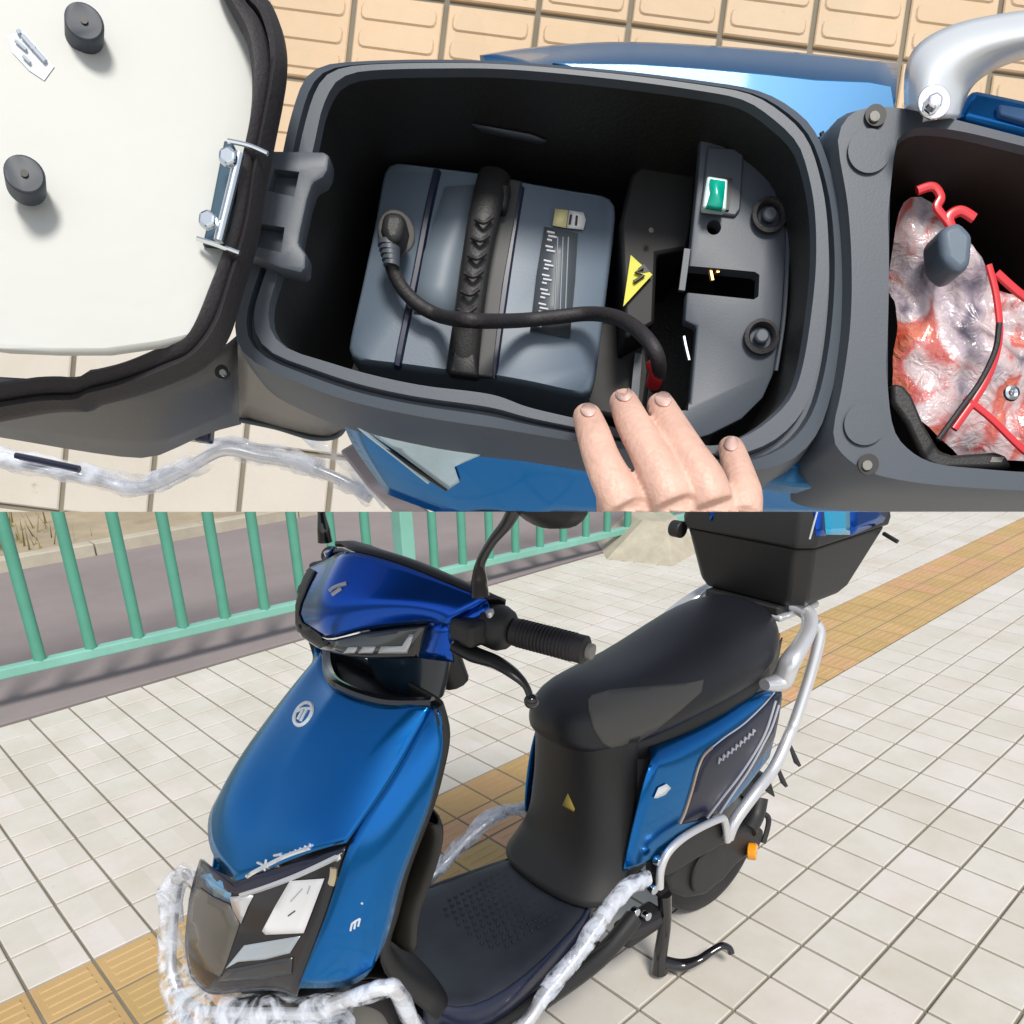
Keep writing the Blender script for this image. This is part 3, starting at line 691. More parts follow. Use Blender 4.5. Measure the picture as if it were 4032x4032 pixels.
# motor case, swing arm cover, reflector
mc = [T('R', 440, 1130, y=.12), T('R', 480, 1230, y=.12), T('R', 620, 1280, y=.12), T('R', 760, 1255, y=.12), T('R', 900, 1140, y=.12), T('R', 1000, 1020, y=.12), T('R', 1090, 950, y=.12), T('R', 1200, 860, y=.12), T('R', 1230, 740, y=.12), T('R', 1150, 700, y=.12), T('R', 940, 760, y=.12), T('R', 700, 880, y=.12), T('R', 520, 1030, y=.12)]
MB().prism(mc, V(0, -.055, 0)).build('swing_arm_cover', BLACK, SC, bevel=.012, seg=3)
MB().disc(T('R', 770, 1040, y=.123), (0, 1, 0), .062, .014, 36).build('motor_cover', BLACK, SC, bevel=.004)
MB().disc(T('R', 1125, 905, y=.132), V(-.55, 1, .1), .021, .022, 24).build('side_reflector', AMBER, SC, bevel=.003)
MB().tube([T('R', 1205, 600, y=.10), T('R', 1250, 640, y=.11), T('R', 1245, 720, y=.115), T('R', 1210, 840, y=.12)], .007, 8).build('cable_loop', RUBBER, SC)
MB().tube([T('R', 1180, 480, y=.09), T('R', 1150, 620, y=.10), T('R', 1090, 740, y=.11)], .022, 12).build('shock_absorber', BLACK, SC)
# footpeg plate (dark plate with bright edge)
fpp = [T('R', 400, 1120, y=.176), T('R', 410, 1020, y=.176), T('R', 450, 930, y=.176), T('R', 600, 800, y=.176), T('R', 860, 665, y=.176), T('R', 910, 690, y=.176), T('R', 930, 830, y=.176), T('R', 700, 960, y=.176), T('R', 500, 1080, y=.176)]
MB().prism(fpp, V(0, -.03, 0)).build('pillion_footplate', BLACK, SC, bevel=.005)
# silver rails of the rear
def rail(name, c, pts, y, r, m=SILVER, flat=1, n=12, only=None):
    for sgn in ((1, -1) if only is None else (only,)):
        f = (lambda p: p) if sgn > 0 else mir
        ps = [f(T(*(p[:3] if len(p) > 2 else (c, *p)), y=(p[3] if len(p) > 3 else y))) for p in pts]
        MB().tube(ps, r, n, flat=flat).build(name, m, SC)
rail('lower_rail', 'R', [('R', 395, 1190, .188), ('R', 405, 1040, .19), ('R', 470, 900, .19), ('R', 620, 770, .19), ('R', 850, 655, .19), ('R', 905, 665, .19), ('R', 930, 820, .188)], .19, .0085)
rail('side_rail', 'R', [('R', 930, 800, .185), ('R', 990, 660, .188), ('R', 1150, 440, .19), ('R', 1300, 240, .185), ('R', 1410, 0, .178), ('X', 960, 1650, .172), ('X', 1060, 1350, .168), ('X', 1130, 1100, .165), ('X', 1155, 950, .16), ('X', 1120, 880, .15)], .18, .0135)
gr = [('X', 720, 1360, .155), ('X', 850, 1330, .165), ('X', 920, 1180, .172), ('X', 1010, 1040, .168), ('X', 1075, 900, .155), ('X', 1050, 790, .13), ('X', 900, 720, .09)]
for sgn in (1, -1):
    f = (lambda p: p) if sgn > 0 else mir
    MB().tube([f(T(*p[:3], y=p[3])) for p in gr], [.016, .027, .026, .022, .019, .018, .015], 14, flat=.75).build('grab_rail', SILVER, SC)
for i, (c, a, b) in enumerate((('X', 900, 1380), ('X', 960, 1380))):
    pass
MB().box(V(-.60, 0, .80), (.16, .22, .016)).build('rack_plate', SILVER, SC, bevel=.006)
# mudflap pieces
for c, a, b in (('R', 1440, 140), ('R', 1335, 300)):
    p = T(c, a, b, y=.05); MB().prism([p+V(0, -.02, .03), p+V(-.012, .0, -.03), p+V(.012, .03, -.022)], V(-.012, 0, 0)).build('mudflap', RUBBER, SC, smooth=False)
# centre stand
zf = T('R', 390, 1870, z=.012); tp = T('R', 430, 1240, y=.12)
MB().tube([tp, lerp(tp, zf, .35)+V(-.004, .004, 0), zf+V(-.0, 0, .05), zf+V(0, 0, .008)], [.017, .0145, .016, .02], 12).build('centre_stand', BLACKG, SC)
st = bpy.data.objects['centre_stand']
lv = [zf+V(-.005, 0, .035), T('R', 560, 1800, z=.035), T('R', 700, 1760, z=.05), T('R', 790, 1700, z=.06), T('R', 880, 1650, z=.07), T('R', 940, 1665, z=.062), T('R', 960, 1710, z=.05)]
MB().tube(lv, [.018, .017, .0115, .0105, .0105, .0105, .010], 12, flat=.8).build('stand_lever', BLACKG, SC)
MB().tube([V(tp.x+.01, -.12, tp.z), V(tp.x, 0, tp.z+.01), tp], .013, 10).build('stand_axle', BLACK, SC)
MB().tube([mir(tp), V(zf.x, -zf.y, .05), V(zf.x, -zf.y, .01)], [.015, .015, .018], 10).build('centre_stand', BLACKG, SC)
zs = [T('R', 200, 1380, y=.13), T('R', 290, 1410, y=.13), T('R', 170, 1450, y=.13), T('R', 340, 1200, y=.18), T('R', 385, 980, y=.18)]
for p in zs: MB().disc(p, (0, 1, 0), .011, .016, 8).build('bolt', STEEL, SC, bevel=.002)
MB().box(T('R', 230, 1480, y=.10), (.12, .05, .05)).build('stand_bracket', BLACK, SC, bevel=.008)
MB().tube([T('R', 60, 1560, y=.13), T('R', 200, 1530, y=.13), T('R', 370, 1440, y=.12)], .016, 8).build('stand_spring', RUBBER, SC)
# top box: black base, blue and black lid
bx = []
fl_, fr_ = T('X', 1130, 745, y=.16), T('X', 330, 583, y=-.16)
zb = .826; zt = .955
def boxring(z, xf, xb, w_, ch=.03):
    return [V(xf, -w_+ch, z), V(xf, w_-ch, z), V(xf-ch, w_, z), V(xb+ch*1.6, w_, z), V(xb, w_-ch*1.6, z), V(xb, -w_+ch*1.6, z), V(xb+ch*1.6, -w_, z), V(xf-ch, -w_, z)]
mb = MB(); q = [boxring(.826, -.54, -.75, .136), boxring(.845, -.53, -.775, .147), boxring(.97, -.495, -.865, .168)]
mb.grid(q, wrap=True); mb.f.append(tuple(range(8))[::-1]); mb.f.append(tuple(range(16, 24)))
BOX = mb.build('top_box', BLACK, SC, smooth=True, bevel=.006, seg=2, angle=30)
mb = MB(); q = [boxring(.972, -.488, -.873, .173), boxring(.992, -.486, -.875, .175), boxring(1.10, -.51, -.85, .158), boxring(1.15, -.55, -.80, .12)]
mb.grid(q, wrap=True); mb.f.append(tuple(range(8))[::-1]); mb.f.append(tuple(range(24, 32)))
LID = mb.build('lid', BLACK, BOX, bevel=.006, seg=2, angle=30)
MB().tube([T('X', 1660, 170, y=.17), T('X', 1710, 200, y=.19), T('X', 1770, 235, y=.21)], .005, 8).build('lid_latch', BLACK, BOX)
MB().disc(V(-.505, -.182, .96), (0, 1, 0), .02, .03, 20).build('box_hinge', BLACK, BOX, bevel=.003)
MB().box(V(-.62, 0, .816), (.2, .2, .02)).build('box_mount', BLACK, SC, bevel=.004)

# ---- surface details
b1 = bvh_of([fp]+[o for o in SC.children if o.name.startswith('side_panel')])
bl = bvh_of([hl, fp]); bc = bvh_of([COWL, LAMP]); bs = bvh_of([SEATO]); bp_ = bvh_of([POST]); bsd = bvh_of([SIDE]); bbx = bvh_of([BOX, LID])
cE = lambda cx, cy, rx, ry, rot, n=24: [(cx+rx*math.cos(t)*math.cos(rot)-ry*math.sin(t)*math.sin(rot), cy+rx*math.cos(t)*math.sin(rot)+ry*math.sin(t)*math.cos(rot)) for t in [2*math.pi*k/n for k in range(n)]]
em = cE(290, 1592, 58, 98, R(32), 20)
trim(b1, fp, 'emblem', EMBLEM, 'H', em+[em[0]], .0032, k=2)
for q in (((246, 1572), (290, 1550), (352, 1552)), ((318, 1556), (268, 1650)), ((286, 1562), (246, 1636))): trim(b1, fp, 'emblem_stroke', EMBLEM, 'H', q, .0026)
trim(bc, COWL, 'cowl_emblem', PRINT, 'H', [(500, 620), (540, 590), (630, 560)], .003)
trim(bc, COWL, 'cowl_emblem', PRINT, 'H', [(520, 650), (590, 600)], .003)
trim(b1, fp, 'chrome_trim', CHROME, 'F', [(495, 600), (560, 690), (740, 812), (930, 720), (1150, 610), (1350, 540)], .0035)
decal(bl, hl, 'chevron_band', NAVY, 'F', [(500, 640), (740, 840), (1000, 730), (1300, 600), (1600, 490), (1635, 520), (1600, 580), (1300, 720), (1000, 850), (760, 905), (700, 890), (500, 700)], cuts=2)
trim(bl, hl, 'chrome_trim', SILVER, 'F', [(800, 915), (1000, 850), (1250, 755), (1500, 640), (1560, 610)], .0045)
decal(bl, hl, 'chrome_end', CHROME, 'F', [(1510, 640), (1540, 590), (1615, 545), (1620, 600), (1560, 655)], cuts=1)
decal(bl, hl, 'pale_strip', PALEB, 'F', [(475, 760), (560, 740), (730, 860), (720, 975), (590, 920)], cuts=1)
decal(bl, hl, 'reflector_bowl', SMOKEB, 'F', [(400, 860), (480, 860), (580, 930), (710, 990), (790, 1140), (690, 1440), (640, 1560), (520, 1500), (400, 1290), (370, 1180)], cuts=2, lift=.0006)
decal(bl, hl, 'silver_wedge', SILVER, 'F', [(715, 925), (905, 915), (860, 1000), (805, 1140), (740, 1030)], cuts=1, lift=.0016)
decal(bl, hl, 'light_guide', mat('pale light guide', (.35, .4, .44), .15, coat=1), 'F', [(680, 1495), (830, 1310), (1060, 1270), (1275, 1235), (1190, 1370), (1000, 1420), (780, 1440)], cuts=2, lift=.0014)
decal(bl, hl, 'lamp_sill', mat('dark lamp sill', (.03, .033, .038), .3, coat=.5), 'F', [(620, 1590), (700, 1500), (1000, 1440), (1210, 1400), (1200, 1530), (980, 1570)], cuts=2, lift=.0012)
stk = decal(bl, hl, 'paper_sticker', WHITEP, 'F', [(1190, 800), (1462, 782), (1380, 1000), (1300, 1212), (1000, 1225), (972, 1195), (1080, 990)], cuts=2, lift=.002)
trim(bl, stk, 'print_mark', PRINTF, 'F', [(1350, 840), (1330, 900)], .001, lift=.003); trim(bl, stk, 'print_mark', PRINTD, 'F', [(1180, 1075), (1235, 1035)], .001, lift=.003); trim(bl, stk, 'print_mark', PRINTF, 'F', [(1200, 960), (1290, 860)], .001, lift=.003)
trim(bl, hl, 'indicator_lens', mat('clear amber lens', (.5, .42, .25), .1, coat=1), 'F', [(1535, 700), (1530, 770), (1515, 830)], .006)
# model lettering: X, hook letter and short bars
for q in (((930, 660), (1020, 700)), ((985, 720), (1000, 635)), ((1060, 605), (1110, 600), (1120, 625), (1065, 650)), ((1090, 600), (1120, 590))): trim(b1, fp, 'letter', SILVER, 'F', q, .0022)
for k in range(6):
    x = 1150+k*38; y = 605-k*16
    trim(b1, fp, 'letter', SILVER, 'F', ((x, y+14), (x+6, y-16)), .002); trim(b1, fp, 'letter', SILVER, 'F', ((x, y+10), (x+26, y-2)), .0018)
for q in (((1660, 1195), (1672, 1140)), ((1690, 1180), (1700, 1120)), ((1672, 1140), (1700, 1120)), ((1720, 1160), (1735, 1100)), ((1700, 1120), (1735, 1100)), ((1745, 975), (1755, 985))): trim(b1, fp, 'flank_letter', EMBLEM, 'F', q, .0016)
# cowl lamps
decal(bc, LAMP, 'lamp_cover', mat('dark grey lens', (.06, .07, .075), .15, coat=1), 'H', [(560, 1000), (780, 950), (1010, 925), (1255, 898), (1170, 1010), (1110, 1105), (620, 1110), (520, 1080)], cuts=2)
for q in ([(610, 1108), (650, 1062), (725, 1060), (700, 1108)], [(725, 1108), (765, 1058), (865, 1055), (840, 1108)], [(880, 1108), (905, 1056), (1070, 1052), (1130, 960), (1165, 960), (1110, 1108)]):
    decal(bc, LAMP, 'led_segment', mat('silver led', (.6, .62, .64), .25, .3), 'H', q, cuts=1, lift=.002)
trim(bc, COWL, 'edge_trim', SILVER, 'H', [(255, 560), (225, 700), (225, 900), (300, 1010), (440, 1095)], .003)
decal(bc, COWL, 'black_side_inlay', BLACK, 'H', [(285, 490), (345, 445), (395, 470), (330, 600), (280, 720), (262, 800), (290, 870), (420, 955), (500, 1035), (430, 1070), (290, 980), (235, 880), (235, 680)], cuts=2, lift=.0015)
# seat panels
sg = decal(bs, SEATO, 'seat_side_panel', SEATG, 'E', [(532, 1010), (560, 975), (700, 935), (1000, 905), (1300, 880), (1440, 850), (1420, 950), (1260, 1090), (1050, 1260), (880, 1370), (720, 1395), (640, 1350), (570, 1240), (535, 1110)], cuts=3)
# warning mark on the post cover
decal(bp_, POST, 'warning_mark', GOLDY, 'E', [(375, 1745), (430, 1870), (420, 1890), (330, 1840)], cuts=1)
# rear side decal panel, gold edge, lettering and stripes
nv = decal(bsd, SIDE, 'side_inlay', NAVY, 'R', [(560, 690), (600, 590), (660, 420), (720, 220), (770, 130), (900, 20), (1050, -90), (1200, -220), (1315, -350), (1340, -345), (1330, -150), (1300, 0), (1220, 120), (1080, 330), (960, 470), (850, 610), (700, 660)], cuts=3)
trim(bsd, SIDE, 'gold_trim', GOLD, 'R', [(550, 680), (590, 590), (640, 430), (690, 250), (735, 150), (800, 85)], .0036, lift=.002)
trim(bsd, SIDE, 'gold_trim', SILVER, 'R', [(800, 85), (900, 5), (1050, -100), (1200, -240), (1310, -365)], .0022, lift=.002)
for pp in ([(760, 640), (880, 480), (1020, 300), (1150, 100), (1230, -60), (1300, -280)], [(860, 600), (960, 450), (1090, 260), (1200, 60), (1270, -80), (1325, -250)]):
    trim(bsd, nv, 'side_stripe', PRINT, 'R', pp, .0028, lift=.003)
for k in range(9):
    u = k/9; x = 850+u*300; y = 185-u*225-u*u*30
    for q in (((x, y+26), (x+8, y-22)), ((x+4, y), (x+20, y-10))): trim(bsd, nv, 'side_letter', PRINT, 'R', q, .0026, lift=.003)
decal(bsd, SIDE, 'painted_glint', mat('painted pale glint', (.8, .85, .88), .2), 'R', [(340, 480), (375, 400), (440, 368), (475, 400), (430, 455), (370, 480)], cuts=1, lift=.003)  # sun glint on the side panel, painted as a pale patch
# box lid side panel
for q, m_ in (([(1180, -60), (1390, -60), (1390, 180), (1200, 180)], mat('bright blue reflector', (.02, .42, .75), .15, .4, coat=1)), ([(1100, -60), (1180, -60), (1200, 190), (1120, 190)], BLUE2), ([(1392, -60), (1740, -60), (1650, 80), (1392, 190)], BLUE2)):
    decal(bbx, LID, 'lid_panel', m_, 'X', q, cuts=2)
trim(bbx, LID, 'lid_trim', SILVER, 'X', [(1150, -60), (1075, 215)], .0022)
decal(bbx, LID, 'lid_panel', BLUE2, 'X', [(285, -60), (350, -60), (310, 70), (285, 60)], cuts=1)
#__UPPER__
# ================================================================== the second view: the opened scooter seen from above
US, NAD, UYAW = .60, 24.0, R(-7.0)
CH = 1.42*US
r0 = pray(2016, 1008).normalized()
nad = (Matrix.Rotation(R(-NAD), 3, CR) @ r0).normalized()
if nad.dot(CU) > r0.dot(CU): nad = (Matrix.Rotation(R(NAD), 3, CR) @ r0).normalized()
uz = -nad; uy = (r0-nad*r0.dot(nad)).normalized(); ux = uy.cross(uz)
q_ = Matrix.Rotation(UYAW, 3, uz); ux = q_ @ ux; uy = q_ @ uy
UO = CAM+nad*CH
U_M = Matrix(((ux.x, uy.x, uz.x, UO.x), (ux.y, uy.y, uz.y, UO.y), (ux.z, uy.z, uz.z, UO.z), (0, 0, 0, 1)))
SEAM = (CR.cross(pray(2016, 2015.0)).normalized())
if SEAM.dot(CU) < 0: SEAM = -SEAM
def U(c, a, b, h): return hit_plane(U_M, c, a, b, z=h*US)
def UP(pts, h): return [U('P', a, b, h) for a, b in pts]
def ppm(h): return 1562/((1.42-h)*US)           # photo units per metre at that height
def D(px, h): return px/ppm(h)
def cut(o, margin=True):
    """trim one piece at the edges of the raised block"""
    if o.type != 'MESH': return o
    bake(o); M4 = WM[o.name]; inv3 = M4.to_3x3().transposed()
    bm = bmesh.new(); bm.from_mesh(o.data)
    Mi = M4.inverted(); cl = Mi @ CAM
    planes = [(cl, (inv3 @ SEAM).normalized())]
    for (a0, b0), nn in (((-180, 1000), ux), ((4500, 1000), -ux), ((2016, -560), -uy)):
        g = U_M @ hit_plane(U_M, 'S', a0, b0, z=0)
        planes.append((Mi @ g, (inv3 @ nn).normalized()))
    for co, no in planes:
        geom = bm.verts[:]+bm.edges[:]+bm.faces[:]
        bmesh.ops.bisect_plane(bm, geom=geom, plane_co=co, plane_no=no, clear_inner=True, dist=1e-6)
        ed = [e for e in bm.edges if e.is_boundary and all(abs((v.co-co).dot(no)) < 1e-5 for v in e.verts)]
        if ed:
            try: bmesh.ops.holes_fill(bm, edges=ed, sides=0)
            except Exception: pass
    bm.to_mesh(o.data); bm.free(); return o
def ring_of(pts, N, c=None, closed=True):
    """resample an outline by angle about its centre"""
    P_, _ = spline([Vector(p) for p in pts], [1]*len(pts), 8, True)
    if c is None: c = sum(P_, Vector())/len(P_)
    out = []
    for k in range(N):
        a = 2*math.pi*k/N; d = Vector((math.cos(a), math.sin(a), 0)); best = None
        for i in range(len(P_)):
            p, q = P_[i]-c, P_[(i+1) % len(P_)]-c; e = q-p
            den = d.x*e.y-d.y*e.x
            if abs(den) < 1e-12: continue
            t = (p.x*e.y-p.y*e.x)/den; s = (p.x*d.y-p.y*d.x)/den
            if t > 0 and -1e-6 <= s <= 1+1e-6 and (best is None or t > best): best = t
        out.append(c+d*(best or .01))
    return out, c
def setz(r_, h): return [Vector((p.x, p.y, h*US)) for p in r_]
def mixr(a, b, t): return [lerp(p, q, t) for p, q in zip(a, b)]

UPG = []       # everything of this block, trimmed at the end
def ub(mb, name, m, parent=None, **k):
    o = mb.build(name, m, parent, **k)
    if parent is None: o.matrix_world = U_M; WM[o.name] = U_M
    UPG.append(o); return o
# ground of the block
gl = U('S', -400, 2100, 0); gr_ = U('S', 4400, 2100, 0); gt = U('S', 2016, -400, 0)
mb = MB().box((0, 0, -.03), (3, 3, .052)); SLAB = ub(mb, 'raised_pavement', GROUT, smooth=False); SLAB['kind'] = 'structure'
TU_ = .15*US
org = U('P', 1187, 46, 0)          # a joint crossing of the tactile tiles
TTAN = tilemat('tan tactile tile', [(.57, .42, .275), (.61, .445, .29), (.55, .42, .285)], TU_, .6)
TPALE = tilemat('pale beige tile', [(.54, .505, .45), (.56, .52, .46), (.53, .50, .45)], TU_, .6)
def utile(m, bars):
    mb = MB(); g = .0026; h = TU_/2-g; c = .0012
    r0_ = [(-h, -h, -.006), (h, -h, -.006), (h, h, -.006), (-h, h, -.006)]; r1 = [(x, y, -.0012) for x, y, _ in r0_]; q = h-c
    mb.grid([r0_, r1, [(-q, -q, 0), (q, -q, 0), (q, q, 0), (-q, q, 0)]], wrap=True); mb.f.append((8, 9, 10, 11))
    if bars:
        for k in range(3):
            y = (k-1)*.0262
            def rr(hw, hh, z, rad): return [(sx*(hw-rad)+rad*math.cos(a), y+sy*(hh-rad)+rad*math.sin(a), z) for sx, sy, a0 in ((1, 1, 0), (-1, 1, 90), (-1, -1, 180), (1, -1, 270)) for a in (R(a0), R(a0+45), R(a0+90))]
            n = len(mb.v); mb.grid([rr(.0375, .0088, 0, .005), rr(.036, .0074, .0016, .0044)], wrap=True); mb.f.append(tuple(range(n+12, n+24)))
    me = bpy.data.meshes.new('tile'); me.from_pydata(mb.v, [], mb.f); me.materials.append(m)
    bm = bmesh.new(); bm.from_mesh(me); bmesh.ops.recalc_face_normals(bm, faces=bm.faces); bm.to_mesh(me); bm.free(); return me
ut, up_ = utile(TTAN, 1), utile(TPALE, 0)
Ui = U_M.inverted(); sc_n = (U_M.to_3x3().transposed() @ SEAM).normalized(); sc_c = Ui @ CAM
MP = [(Ui @ (U_M @ hit_plane(U_M, 'S', a0, b0, z=0)), nn) for (a0, b0), nn in (((-180, 1000), V(1, 0, 0)), ((4500, 1000), V(-1, 0, 0)), ((2016, -560), V(0, -1, 0)))]
for i in range(-14, 15):
    for j in range(-10, 6):
        tan = j >= -3
        x = org.x+(i+.5)*TU_+(0 if tan else .3*TU_); y = org.y+(j+.5)*TU_
        dd = (Vector((x, y, 0))-sc_c).dot(sc_n)
        if dd < -.08: continue
        mm = min((Vector((x, y, 0))-g_).dot(n_n) for g_, n_n in MP)
        if mm < -.07: continue
        wp_ = U_M @ Vector((x, y, 0))-CAM; zz = wp_.dot(fw)
        if zz < .1: continue
        px = CXP+FPX*wp_.dot(CR)/zz; py = CYP-FPX*wp_.dot(CU)/zz
        if not (-90 < px < 1150 and -140 < py < 600): continue
        o = bpy.data.objects.new('tactile_tile' if tan else 'tile', ut if tan else up_); COL.objects.link(o); o.parent = SLAB; o.location = (x, y, random.uniform(-.0004, .0001)); WM[o.name] = U_M @ Matrix.Translation((x, y, 0))
        if dd < .08 or mm < .07: UPG.append(o)
# ---- scooter two
OS = empty('electric_scooter', U_M, 'opened blue electric scooter seen from above, seat tipped forward over its storage bin', 'scooter', 'blue electric scooters')
WM[OS.name] = U_M
RH = .77
outer = [(560, 165), (575, 138), (600, 121), (650, 112), (800, 107), (966, 112), (1166, 128), (1316, 146), (1430, 165), (1500, 200), (1546, 250), (1581, 350), (1596, 450), (1599, 550), (1592, 650), (1573, 750), (1545, 825), (1495, 872), (1416, 890), (1300, 868), (1150, 845), (966, 815), (800, 790), (650, 757), (540, 715), (470, 680), (440, 640), (440, 590), (458, 530), (485, 450), (520, 320), (540, 230)]
inner = [(612, 215), (632, 170), (655, 150), (700, 140), (820, 136), (966, 138), (1166, 157), (1330, 180), (1400, 196), (1450, 228), (1496, 272), (1516, 320), (1531, 400), (1533, 500), (1523, 600), (1508, 690), (1487, 748), (1441, 795), (1391, 825), (1336, 840), (1220, 820), (1114, 795), (1000, 768), (926, 742), (800, 726), (700, 705), (620, 682), (552, 660), (520, 630), (513, 590), (522, 550), (545, 480), (575, 380), (600, 270)]
O_, cc = ring_of(UP(outer, RH), 144); I_, _ = ring_of(UP(inner, RH), 144, cc)
rings = [setz(mixr(O_, I_, -.18), RH-.085), setz(mixr(O_, I_, -.10), RH-.035), setz(O_, RH-.012), setz(mixr(O_, I_, .06), RH-.002), setz(mixr(O_, I_, .36), RH), setz(mixr(O_, I_, .42), RH-.007), setz(mixr(O_, I_, .52), RH-.007), setz(mixr(O_, I_, .58), RH+.003), setz(mixr(O_, I_, .94), RH+.003), setz(I_, RH-.006)]
BIN = ub(MB().grid([r_ for r_ in rings], wrap=True), 'bin_rim', GREYP, OS, angle=60)
Ic = cc
def shrink(r_, k, h, dx=0, dy=0): return [Vector((Ic.x+(p.x-Ic.x)*k+dx*US, Ic.y+(p.y-Ic.y)*k+dy*US, h*US)) for p in r_]
BF = RH-.22
wl = MB().grid([setz(I_, RH-.006), shrink(I_, 1.0, RH-.06), shrink(I_, .99, RH-.12), shrink(I_, .975, BF+.02), shrink(I_, .94, BF)], wrap=True)
n_ = len(wl.v); wl.f.append(tuple(range(n_-144, n_)))
WALL = ub(wl, 'bin_liner', GREYD, OS, angle=60)
# wall slot
bw = bvh_of([WALL])
t_ = decal(bw, WALL, 'moulded_slot', GREYP, 'P', [(890, 230), (1000, 250), (1032, 262), (1020, 268), (910, 246)], cuts=1, lift=.0006); UPG.append(t_)
# hinge and latch plate at the front of the bin
hp = [(515, 283), (610, 285), (622, 292), (618, 320), (610, 334), (590, 345), (580, 375), (566, 440), (563, 460), (578, 478), (576, 505), (568, 515), (528, 505), (470, 480), (425, 460), (455, 330), (472, 290)]
HP = ub(MB().prism(UP(hp, RH+.018), V(0, 0, -.02*US)), 'hinge_plate', GREYP, OS, smooth=True, bevel=.0015)
carve(HP, [MB().prism(UP(q, RH+.025), V(0, 0, -.012*US-.005*US)) for q in ([(512, 308), (560, 314), (550, 362), (500, 350)], [(482, 412), (532, 420), (525, 468), (472, 455)])])
ub(MB().prism(UP([(422, 262), (440, 270), (458, 330), (410, 455), (380, 462), (395, 400)], RH+.07), V(0, 0, -.012*US)), 'hinge_bracket', mat('dark zinc bracket', (.07, .12, .16), .25, .7), OS, bevel=.001)
ub(MB().tube([U('P', 452, 290, RH+.08), U('P', 438, 350, RH+.08), U('P', 412, 455, RH+.08)], D(8, RH), 10), 'hinge_pin', STEEL, OS)
for a, b in ((430, 296), (392, 415)):
    ub(MB().disc(U('P', a, b, RH+.085), (0, 0, 1), D(17, RH), D(14, RH), 6, r2=D(15, RH)), 'hinge_bolt', STEEL, OS, smooth=False, bevel=.001)
ub(MB().tube(UP([(430, 266), (470, 275), (505, 290)], RH+.075), D(4, RH), 8), 'hinge_edge', CHROME, OS); ub(MB().tube(UP([(372, 450), (410, 462), (452, 478)], RH+.075), D(4, RH), 8), 'hinge_edge', CHROME, OS)
# seat tipped open: black edge and pale underside
def SH(px): return RH+.03+.10*min(1.0, (560-px)/560)
sc_in = [(-420, -190), (180, -190), (360, -190), (430, 0), (462, 60), (492, 120), (505, 190), (500, 262), (478, 350), (462, 440), (415, 550), (360, 637), (300, 650), (200, 664), (100, 664), (0, 657), (-420, 610)]
sc_out = [(-500, -250), (180, -250), (400, -250), (487, 0), (530, 58), (552, 110), (560, 165), (552, 215), (536, 280), (515, 370), (495, 470), (462, 560), (430, 640), (380, 682), (290, 705), (190, 715), (90, 717), (0, 714), (-500, 680)]
def US_(pts, dh=0): return [U('P', a, b, SH(a)+dh) for a, b in pts]
si, so = US_(sc_in), US_(sc_out, .0)
mb = MB().prism(US_(sc_in, .004), V(0, 0, -.006)); SB = ub(mb, 'seat_board', FELT, OS, smooth=True, bevel=.0015)
ro, c2 = ring_of(so, 220); ri, _ = ring_of(si, 220, c2)
def off(r_, dz): return [p+V(0, 0, dz) for p in r_]
rm = mixr(ro, ri, .5)
mb = MB().grid([off(mixr(ro, ri, .12), -.012), off(mixr(ro, ri, .0), -.008), off(ro, -.003), off(mixr(ro, ri, .2), .002), off(mixr(ro, ri, .42), .001), off(mixr(ro, ri, .48), -.004), off(mixr(ro, ri, .55), .001), off(mixr(ro, ri, .95), .003), off(mixr(ro, ri, 1.12), .0005)], wrap=True)
ub(mb, 'seat_edge', RUBBER, OS, angle=60)
for (a, b) in ((161, 57), (50, 341)):
    p = U('P', a, b, SH(a)+.01); ax = V(.28, .0, 1)
    ub(MB().tube([p-V(.003, 0, .005), p+V(.002, 0, .0045), p+V(.0022, 0, .005)], [.0066, .0066, .0061], 28, smooth=False), 'rubber_buffer', mat('dark blue rubber', (.03, .04, .055), .5), OS, bevel=.0004)
    q = p+V(.0023, 0, .0052); ub(MB().disc(q, ax, .0013, .0008, 12), 'buffer_hole', PRINTD, OS)
bsb = bvh_of([SB])
lb = decal(bsb, SB, 'paper_label', mat('pale paper label', (.60, .64, .68), .45), 'a', [(60, 280), (200, 250), (430, 530), (350, 640), (230, 560), (100, 420)], cuts=1, lift=.0004, thick=0); UPG.append(lb)
for q, r_ in (((186, 305), (365, 505)), .0009), (((130, 340), (215, 415)), .0006), (((190, 460), (245, 515)), .0006), (((150, 260), (165, 290)), .0008), (((255, 405), (290, 390)), .0008):
    UPG.append(trim(bsb, lb, 'print_line', PRINTF, 'a', q, r_, lift=.0013))
# panel in front of the bin, below the tipped seat
fa = [[U('P', a, b, RH-.09) for a, b in [(-120, 700), (0, 712), (120, 718), (240, 712), (350, 696), (410, 665), (450, 630)]],
      [U('P', a, b, RH-.16) for a, b in [(-120, 760), (0, 765), (120, 775), (240, 785), (350, 780), (420, 745), (462, 720)]],
      [U('P', a, b, RH-.26) for a, b in [(-120, 800), (0, 815), (120, 838), (240, 856), (296, 858), (370, 812), (452, 792)]]]
FP2 = ub(MB().grid(fa), 'front_cover', mat('mid grey plastic', (.085, .09, .095), .42, bump=.1, bscale=700), OS, solid=.003, sub=1)
ub(MB().disc(U('P', 420, 703, RH-.075), (0, 0, 1), D(13, .7), .003, 20), 'screw_well', PRINTD, OS); ub(MB().disc(U('P', 421, 704, RH-.068), (0, 0, 1), D(6, .7), .002, 12), 'screw', STEEL, OS)
ub(MB().box(U('P', 385, 815, RH-.3), (.012, .014, .01)), 'cover_clip', NAVY, OS, bevel=.002)
